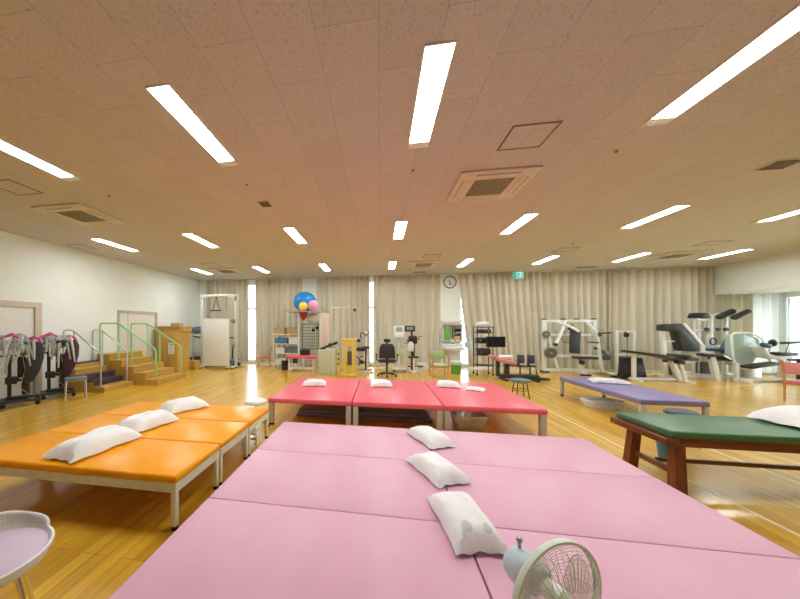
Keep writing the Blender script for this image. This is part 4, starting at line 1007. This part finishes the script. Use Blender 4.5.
# ------------------------------------------------------------------ monitor rack
t=thing('monitor_rack','black wheeled wire rack carrying a monitor, right of the wash basin','rack',(3.28,10.55,0))
for x in (3.04,3.50):
    for y in (10.38,10.78): wp(t,'post',MB().tube([(x,y,.06),(x,y,1.56)],.016,8),'dark_metal')
for z in (.30,.62,1.0,1.32,1.50): wp(t,'shelf_board',MB().b2(3.03,3.51,10.37,10.79,z,z+.022),'dark_metal')
for x in (3.04,3.50):
    for y in (10.38,10.78): wp(t,'caster',MB().cyl((x,y,.03),.03,.024,12,(PI/2,0,0)),'rubber_black')
wp(t,'monitor_arm',MB().tube([(3.50,10.38,.98),(3.48,10.28,1.02),(3.50,10.22,1.05)],.018,8),'dark_metal')
m_=wp(t,'monitor',MB().b2(3.24,3.78,10.16,10.215,.90,1.23,.01),'black_plastic')
wp(t,'screen',MB().b2(3.262,3.758,10.155,10.159,.925,1.208),'screen_black')
def boxy(name,x,y,z,sx,sy,sz,mat,label,cat,pn,pb,pm_):
    t=thing(name,label,cat,(x,y,z)); MB().b2(-sx/2,sx/2,-sy/2,sy/2,0,sz,.015).build('body',mat,t); pb.build(pn,pm_,t)
boxy('white_machine',3.26,10.58,1.524,.30,.26,.14,'white_plastic','small rounded white appliance on top of the monitor rack','appliance','lid',MB().lathe([(.11,0.141),(.09,.165),(0,.17)],(0,0,0),20),'white_plastic')
boxy('amplifier',3.27,10.55,1.342,.36,.32,.10,'charcoal_vinyl','dark flat amplifier on the upper board of the monitor rack','appliance','knob',MB().cyl((.1,-.165,.05),.02,.02,12,(PI/2,0,0)).cyl((0,-.165,.05),.012,.02,12,(PI/2,0,0)),'steel')
boxy('control_box',3.24,10.58,1.022,.34,.30,.16,'black_plastic','black control box behind the monitor on the rack','appliance','dial',MB().cyl((-.1,-.155,.08),.025,.015,12,(PI/2,0,0)),'lcd_grey')
boxy('power_unit',3.27,10.58,.642,.36,.30,.2,'charcoal_vinyl','dark power unit on the lower board of the monitor rack','appliance','switch',MB().b2(-.12,-.06,-.158,-.151,.06,.1),'red_plastic')
t=thing('low_trolley','low white trolley frame on casters in front of the monitor rack','trolley',(2.97,10.05,0))
wp(t,'tray',MB().b2(2.72,3.22,9.92,10.18,.24,.28,.01),'white_plastic')
for x in (2.75,3.19):
    for y in (9.95,10.15): wp(t,'leg',MB().tube([(x,y,.06),(x,y,.24)],.013,8).cyl((x,y,.03),.03,.022,12,(PI/2,0,0)),'steel')

# ------------------------------------------------------------------ red recliner leg trainer
t=thing('leg_press','low leg trainer with red reclining seat and two black foot plates','exercise machine',(3.95,9.75,0))
wp(t,'base_rail',MB().b2(3.45,4.46,9.60,9.82,.05,.16,.015).b2(3.50,3.58,9.40,10.02,0,.05,.008).b2(4.26,4.36,9.36,10.06,0,.05,.008),'charcoal_vinyl')
wp(t,'seat',MB().box(3.62,9.72,.52,.44,.42,.10,.03,(0,.20,0),3),'salmon_vinyl')
wp(t,'backrest',MB().box(3.32,9.72,.62,.26,.40,.09,.03,(0,.55,0),3),'salmon_vinyl')
wp(t,'seat_post',MB().b2(3.58,3.70,9.66,9.78,.16,.46,.008).b2(3.36,3.44,9.66,9.78,.16,.56).b2(3.36,3.5,9.66,9.78,.10,.16),'dark_metal')
for i,x in enumerate((3.96,4.22)):
    f_=wp(t,'foot_plate',MB().box(x+.03,9.66,.56,.19,.05,.34,.015,(-.25,.12,0)),'black_vinyl')
    wp(t,'plate_clamp',MB().box(x+.05,9.615,.46,.14,.03,.05,.008,(-.25,0,0)),'steel')
    wp(t,'plate_arm',MB().tube([(x+.03,9.70,.42),(x+.03,9.70,.16)],.022,8),'dark_metal')
wp(t,'swing_arm',MB().tube([(3.70,9.72,.42),(4.05,9.74,.38),(4.40,9.72,.40),(4.44,9.72,.16)],.02,8),'dark_metal')
wp(t,'heel_rest',MB().b2(4.30,4.58,9.30,9.55,.06,.12,.015).b2(4.40,4.48,9.55,9.60,.06,.10),'black_plastic')
one('towel_roll',MB().lathe([(0,-.18),(.05,-.18),(.06,-.165),(.06,.165),(.05,.18),(0,.18)],(0,0,0),16,(0,PI/2,0)),'pillow_cloth','white rolled towel lying on the red leg trainer seat','towel',(3.66,9.84,.64))

# ------------------------------------------------------------------ strength machines on the right
t=thing('chest_press','white plate-loaded chest press with black seat and weight discs against the curtain','exercise machine',(6.2,11.35,0))
fr=wp(t,'frame',MB().b2(5.41,5.53,11.45,11.57,.05,1.76,.008).b2(6.90,7.0,11.45,11.57,.9,1.76,.008)\
  .b2(5.531,6.899,11.46,11.56,1.68,1.76,.006).b2(5.531,6.899,11.47,11.55,1.22,1.29,.006).b2(5.75,6.95,11.30,11.38,.52,.60,.006)\
  .tube([(6.72,11.5,1.70),(6.95,11.4,1.35),(6.98,11.35,.9),(7.06,11.3,.08)],.05,8).tube([(5.60,11.5,1.25),(5.66,11.4,.75),(5.80,11.3,.08)],.045,8),'white_metal')
for x in (5.47,6.05,6.45,6.94): wp(t,'end_cap',MB().b2(x-.05,x+.05,11.44,11.58,1.761,1.80,.01),'black_plastic')
wp(t,'base_frame',MB().b2(5.40,7.2,11.40,11.50,.04,.11,.008).b2(6.28,6.38,10.86,11.40,.04,.11,.008).b2(7.06,7.16,10.75,11.40,.04,.11,.008),'white_metal')
wp(t,'foot',MB().b2(5.36,5.58,11.36,11.60,0,.04,.008).b2(6.2,6.46,10.80,10.92,0,.04,.008).b2(6.96,7.26,10.68,10.84,0,.04,.008),'rubber_black')
wp(t,'backrest',MB().box(6.22,11.20,1.05,.30,.09,.76,.035,(-.12,.10,0),3),'charcoal_vinyl')
wp(t,'headrest',MB().box(6.14,11.28,1.50,.15,.09,.16,.03,(-.1,0,0)),'black_vinyl')
wp(t,'seat',MB().b2(6.14,6.74,10.92,11.26,.50,.58,.03,3),'black_vinyl')
wp(t,'seat_post',MB().b2(6.28,6.38,11.05,11.15,.11,.50,.006),'white_metal')
wp(t,'seat_adjuster',MB().cyl((6.30,10.99,.40),.07,.08,14,(PI/2,0,0)),'black_plastic')
wp(t,'press_arm',MB().tube([(6.05,11.42,1.72),(5.92,11.28,1.45),(5.66,11.18,.98)],.048,8).tube([(5.80,11.42,1.70),(6.10,11.2,1.52),(6.30,11.1,1.36)],.042,8),'white_metal')
for g_ in (MB().cyl((5.63,11.16,.95),.05,.12,12,(PI/2,0,0)),MB().tube([(6.55,11.15,1.04),(6.85,11.12,1.02)],.02,8),MB().tube([(5.85,11.15,1.04),(6.04,11.12,1.02)],.02,8)): wp(t,'hand_grip',g_,'black_plastic')
wp(t,'plate_horn',MB().tube([(7.0,11.35,1.31),(7.32,11.3,1.34)],.025,8).cyl((7.0,11.35,1.28),.07,.08,12,(0,PI/2,0)).tube([(6.94,11.4,.80),(6.94,11.38,.86)],.06,8),'dark_metal')
def disc(x,y,z,r,w,label,rot=(PI/2,0,0)):
    t=thing('weight_plate',label,'weight plate',(x,y,z),0,'weight plates on the chest press')
    MB().lathe([(.03,-w/2),(r*.55,-w/2+.01),(r*.8,-w/2),(r,-w/2+.008),(r,w/2-.008),(r*.8,w/2),(r*.55,w/2-.01),(.03,w/2)],(0,0,0),28,rot).build('disc','iron_plate',t)
    MB().cyl((0,0,0),.035,w+.05,14,rot).build('hub','steel',t)
disc(5.47,11.385,1.27,.115,.07,'small dark weight disc on the upper left of the chest press')
disc(5.58,11.33,.66,.175,.10,'large dark weight disc on the lower left of the chest press')
disc(5.65,11.43,.66,.165,.08,'grey weight disc half hidden behind the large lower left one')
disc(7.13,11.28,.62,.165,.16,'grey weight discs seen edge-on at the lower right of the chest press',(0,PI/2,0))

t=thing('cable_tower','narrow white cable tower with black pulley behind the black angled bench','exercise machine',(7.85,11.55,0))
wp(t,'frame',MB().b2(7.58,7.65,11.50,11.60,0,1.40,.006).b2(8.06,8.13,11.50,11.60,0,1.40,.006).b2(7.651,8.059,11.51,11.59,1.34,1.40,.006).b2(7.651,8.059,11.51,11.59,.60,.65).b2(7.651,8.059,11.51,11.59,.0,.06),'white_metal')
wp(t,'pulley_wheel',MB().cyl((7.83,11.45,1.26),.075,.05,18,(PI/2,0,0),bev=.01).b2(7.81,7.85,11.46,11.52,1.2,1.36),'black_plastic')
wp(t,'guide_rod',MB().tube([(7.78,11.55,.06),(7.78,11.55,1.34)],.014,8).tube([(7.92,11.55,.06),(7.92,11.55,1.34)],.014,8),'steel')
wp(t,'cable',MB().tube([(7.85,11.44,1.2),(7.85,11.44,.5)],.006,6),'black_plastic')
s=MB()
for k in range(9): s.b2(7.68,8.03,11.46,11.64,.07+k*.055,.118+k*.055,.004)
wp(t,'weight_stack',s,'iron_plate')

t=thing('incline_bench','long black inclined bench with roller pads on white legs','exercise bench',(7.7,10.2,0))
wp(t,'board',MB().prism([(6.95,.86),(8.22,.70),(8.22,.60),(8.05,.58),(7.6,.70),(6.95,.80)],'y',10.02,10.40,.018),'black_vinyl')
wp(t,'end_pad',MB().b2(8.20,8.62,10.05,10.37,.60,.69,.025,3),'charcoal_vinyl')
for z,y in ((.70,9.94),(.60,10.0)): wp(t,'roller_pad',MB().cyl((8.24,10.2 ,z),.065,.64,16,(PI/2,0,0),bev=.015) if z>.65 else MB().cyl((8.12,10.2,z-.04),.055,.60,16,(PI/2,0,0),bev=.015),'black_vinyl')
wp(t,'leg',MB().prism([(8.02,.58),(8.12,.58),(8.32,.0),(8.20,.0)],'y',10.14,10.26,.006),'white_metal')
wp(t,'leg',MB().prism([(8.20,.60),(8.28,.60),(8.44,.0),(8.35,.0)],'y',10.15,10.25,.006),'white_metal')
wp(t,'rear_leg',MB().b2(7.12,7.20,10.16,10.24,.09,.80,.006),'white_metal')
wp(t,'base_rail',MB().b2(7.05,8.20,10.16,10.24,.02,.085,.006).b2(7.08,7.2,9.9,10.16,.0,.06).b2(8.26,8.40,9.9,10.139,.0,.05).b2(8.26,8.40,10.261,10.5,.0,.05),'white_metal')
t=thing('black_crate','black tapered box with small handle slot standing under the inclined bench','box',(7.30,10.52,0))
MB().prism([(-.26,.02),(.36,.02),(.24,.62),(-.20,.62)],'y',-.10,.14,.015).build('body','black_plastic',t)
MB().b2(-.05,.05,-.108,-.101,.44,.48,.003).build('handle_slot','lcd_grey',t)
MB().b2(-.22,-.16,-.08,.12,0,.02).b2(.26,.32,-.08,.12,0,.02).build('foot','rubber_black',t)

t=thing('leg_extension','white leg extension machine with large charcoal side shroud','exercise machine',(9.0,11.0,0))
wp(t,'shroud',MB().prism([(8.40,1.60),(8.84,1.62),(9.28,1.0),(9.30,.80),(8.86,.80),(8.74,1.38),(8.40,1.40)],'y',10.84,11.14,.03),'charcoal_vinyl')
wp(t,'edge_trim',MB().prism([(8.84,1.64),(8.93,1.64),(9.40,.98),(9.42,.78),(9.31,.78),(9.29,1.0)],'y',10.82,11.16,.01),'white_metal')
wp(t,'column',MB().prism([(8.40,1.40),(8.50,1.40),(8.60,.07),(8.48,.07)],'y',10.94,11.04,.006),'white_metal')
wp(t,'column',MB().prism([(9.28,.78),(9.40,.78),(9.56,.0),(9.42,.0)],'y',10.55,10.66,.006),'white_metal')
wp(t,'cross_bar',MB().b2(8.50,8.76,10.96,11.02,1.06,1.11).b2(8.53,9.3,10.96,11.02,.44,.50).b2(9.24,9.36,10.66,11.10,.72,.80),'white_metal')
wp(t,'base_frame',MB().b2(8.40,9.55,10.95,11.05,0,.07,.006).b2(9.43,9.55,10.66,10.95,0,.07,.006),'white_metal')
s=MB()
for k in range(8): s.b2(8.62,8.92,10.88,11.12,.08+k*.042,.118+k*.042,.003)
wp(t,'weight_stack',s,'iron_plate')
wp(t,'seat',MB().b2(9.14,9.60,10.45,10.80,.68,.76,.03,3).b2(9.3,9.4,10.58,10.64,.6,.68),'charcoal_vinyl')
wp(t,'roller_pad',MB().cyl((9.66,10.60,.62),.065,.34,16,(PI/2,0,0),bev=.015),'black_vinyl')
wp(t,'roller_arm',MB().tube([(9.50,10.44,.72),(9.66,10.42,.62),(9.66,10.44,.62)],.02,8),'steel')

t=thing('arm_curl_machine','white multi-column machine topped by three black padded rollers','exercise machine',(10.1,11.45,0))
wp(t,'base_frame',MB().b2(9.60,10.75,11.40,11.50,0,.08,.006).b2(9.62,9.72,11.0,11.40,0,.08,.006).b2(10.38,10.48,10.95,11.40,0,.08,.006),'white_metal')
for x,z1,r in ((9.66,1.72,.03),(9.80,1.72,.03),(10.06,1.86,.075),(10.46,1.84,.06)): wp(t,'column',MB().tube([(x,11.45,.08),(x,11.45,z1)],r,10),'white_metal')
wp(t,'cross_bar',MB().b2(9.66,10.46,11.43,11.47,1.40,1.45).b2(9.66,10.46,11.43,11.47,.9,.95).tube([(10.06,11.45,1.86),(10.2,11.35,1.92),(10.46,11.45,1.84)],.03,8),'white_metal')
wp(t,'head_pad',MB().prism([(9.58,1.80),(9.64,1.96),(9.86,1.94),(9.95,1.80),(9.8,1.77)],'y',11.25,11.6,.02),'black_vinyl')
wp(t,'pad_tray',MB().prism([(9.58,1.79),(9.80,1.76),(9.96,1.79),(9.80,1.70),(9.64,1.72)],'y',11.27,11.58),'white_metal')
wp(t,'roller_pad',MB().tube([(10.12,11.3,1.80),(10.16,11.3,1.82),(10.52,11.3,2.0),(10.56,11.3,2.01)],[.05,.085,.085,.05],14),'black_vinyl')
wp(t,'roller_pad',MB().tube([(10.36,11.15,1.78),(10.40,11.15,1.80),(10.76,11.15,1.98),(10.80,11.15,1.99)],[.045,.08,.08,.045],14),'black_vinyl')
for x in (9.93,10.22,10.42): wp(t,'lever_knob',MB().cyl((x,11.38,1.45),.055,.05,14,(PI/2,0,0)),'black_plastic')
wp(t,'hand_ring',MB().tube([(10.05+.08*math.cos(a),11.33,1.08+.1*math.sin(a)) for a in [2*PI*i/18 for i in range(18)]],.018,8,True),'navy_vinyl')
wp(t,'seat',MB().b2(9.76,10.22,10.95,11.30,.80,.88,.03,3),'navy_vinyl')
wp(t,'seat_post',MB().b2(9.95,10.03,11.08,11.16,.05,.80).b2(9.72,10.38,11.1,11.16,.0,.05),'white_metal')
wp(t,'backrest',MB().prism([(10.12,.86),(10.24,1.16),(10.34,1.16),(10.42,.52),(10.30,.48)],'y',10.98,11.26,.02),'slate_vinyl')
wp(t,'thigh_pad',MB().b2(9.62,10.28,10.93,11.01,.52,.66,.03,3).b2(9.95,10.03,11.01,11.08,.56,.62),'navy_vinyl')
s=MB()
for k in range(8): s.b2(9.78,10.0,11.34,11.56,.09+k*.045,.13+k*.045,.003)
wp(t,'weight_stack',s,'iron_plate')

t=thing('seated_leg_press','white seated leg machine with pale glassy shroud, nearest the right window','exercise machine',(10.5,10.6,0))
wp(t,'shroud',MB().prism([(9.95,1.24),(10.03,1.32),(10.40,1.32),(10.66,1.2),(10.74,.92),(10.52,.50),(10.05,.40),(9.95,.48)],'y',10.78,10.92,.02),'frost_panel')
fp=[(10.40,10.74,1.35),(10.03,10.74,1.35),(9.94,10.73,1.28),(9.92,10.70,1.10),(9.92,10.66,.62),(9.97,10.62,.42),(10.12,10.58,.33),(10.4,10.55,.42),(10.72,10.52,.55)]
wp(t,'frame',MB().tube(fp,.03,10).tube([(10.40,10.74,1.35),(10.66,10.74,1.22),(10.76,10.74,.93),(10.72,10.60,.55)],.022,8),'white_metal')
wp(t,'back_pad',MB().box(10.34,10.46,.47,.66,.34,.07,.025,(0,-.20,0),3),'black_vinyl')
wp(t,'seat',MB().b2(10.72,11.16,10.40,10.72,.74,.83,.03,3),'charcoal_vinyl')
wp(t,'seat_shell',MB().prism([(10.40,.96),(10.50,1.0),(10.60,.78),(10.80,.72),(11.14,.73),(11.14,.68),(10.8,.62),(10.56,.66)],'y',10.48,10.74,.01),'white_metal')
wp(t,'side_pad',MB().box(10.42,10.40,1.02,.20,.12,.11,.03,(0,.3,0),3),'navy_vinyl')
wp(t,'side_pad',MB().ell((10.60,10.42,1.09),.09,.08,.10,16,10),'black_vinyl')
wp(t,'support_arm',MB().tube([(10.42,10.46,1.0),(10.52,10.56,.8)],.018,8).tube([(10.6,10.46,1.04),(10.62,10.56,.74)],.018,8).tube([(10.98,10.44,1.06),(10.98,10.52,.83)],.018,8),'steel')
wp(t,'armrest',MB().box(11.0,10.42,1.10,.44,.10,.07,.025,(0,-.06,0),3),'charcoal_vinyl')
wp(t,'foot_plate',MB().box(11.36,10.55,.62,.30,.36,.04,.01,(0,-.1,0)).b2(11.3,11.36,10.5,10.6,.08,.60),'black_plastic')
wp(t,'column',MB().b2(10.88,10.96,10.50,10.60,.08,.68,.006),'white_metal'); wp(t,'column',MB().b2(9.9,9.98,10.56,10.64,.08,.5,.006),'white_metal')
wp(t,'base_frame',MB().b2(9.86,11.44,10.50,10.60,0,.079,.006).b2(9.88,9.98,10.25,10.50,0,.08,.006).b2(10.86,10.98,10.25,10.50,0,.08,.006).tube([(10.1,10.4,.05),(10.5,10.36,.16),(10.9,10.36,.06)],.022,8),'white_metal')
s=MB()
for k in range(6): s.b2(10.15,10.55,10.62,10.9,.09+k*.05,.135+k*.05,.003)
wp(t,'weight_stack',s,'steel')

# ------------------------------------------------------------------ daylight, camera
w=bpy.data.worlds.new('daylight'); bpy.context.scene.world=w; w.use_nodes=True
nt=w.node_tree; bg=nt.nodes['Background']; bg.inputs['Color'].default_value=(.86,.95,1,1); bg.inputs['Strength'].default_value=3.6
cam=bpy.data.cameras.new('camera'); co=bpy.data.objects.new('camera',cam); C.objects.link(co)
co.location=(0,0,1.55); co.rotation_euler=(PI/2,0,math.atan(54/309))
cam.sensor_fit='HORIZONTAL'; cam.sensor_width=36; cam.lens=36*309/800; cam.shift_x=75/800; cam.shift_y=26.5/800
cam.clip_start=.05; cam.clip_end=200
sc=bpy.context.scene; sc.camera=co
vs=sc.view_settings; vs.view_transform='Standard'; vs.look='None'; vs.exposure=1.32; vs.gamma=1; vs.use_curve_mapping=False
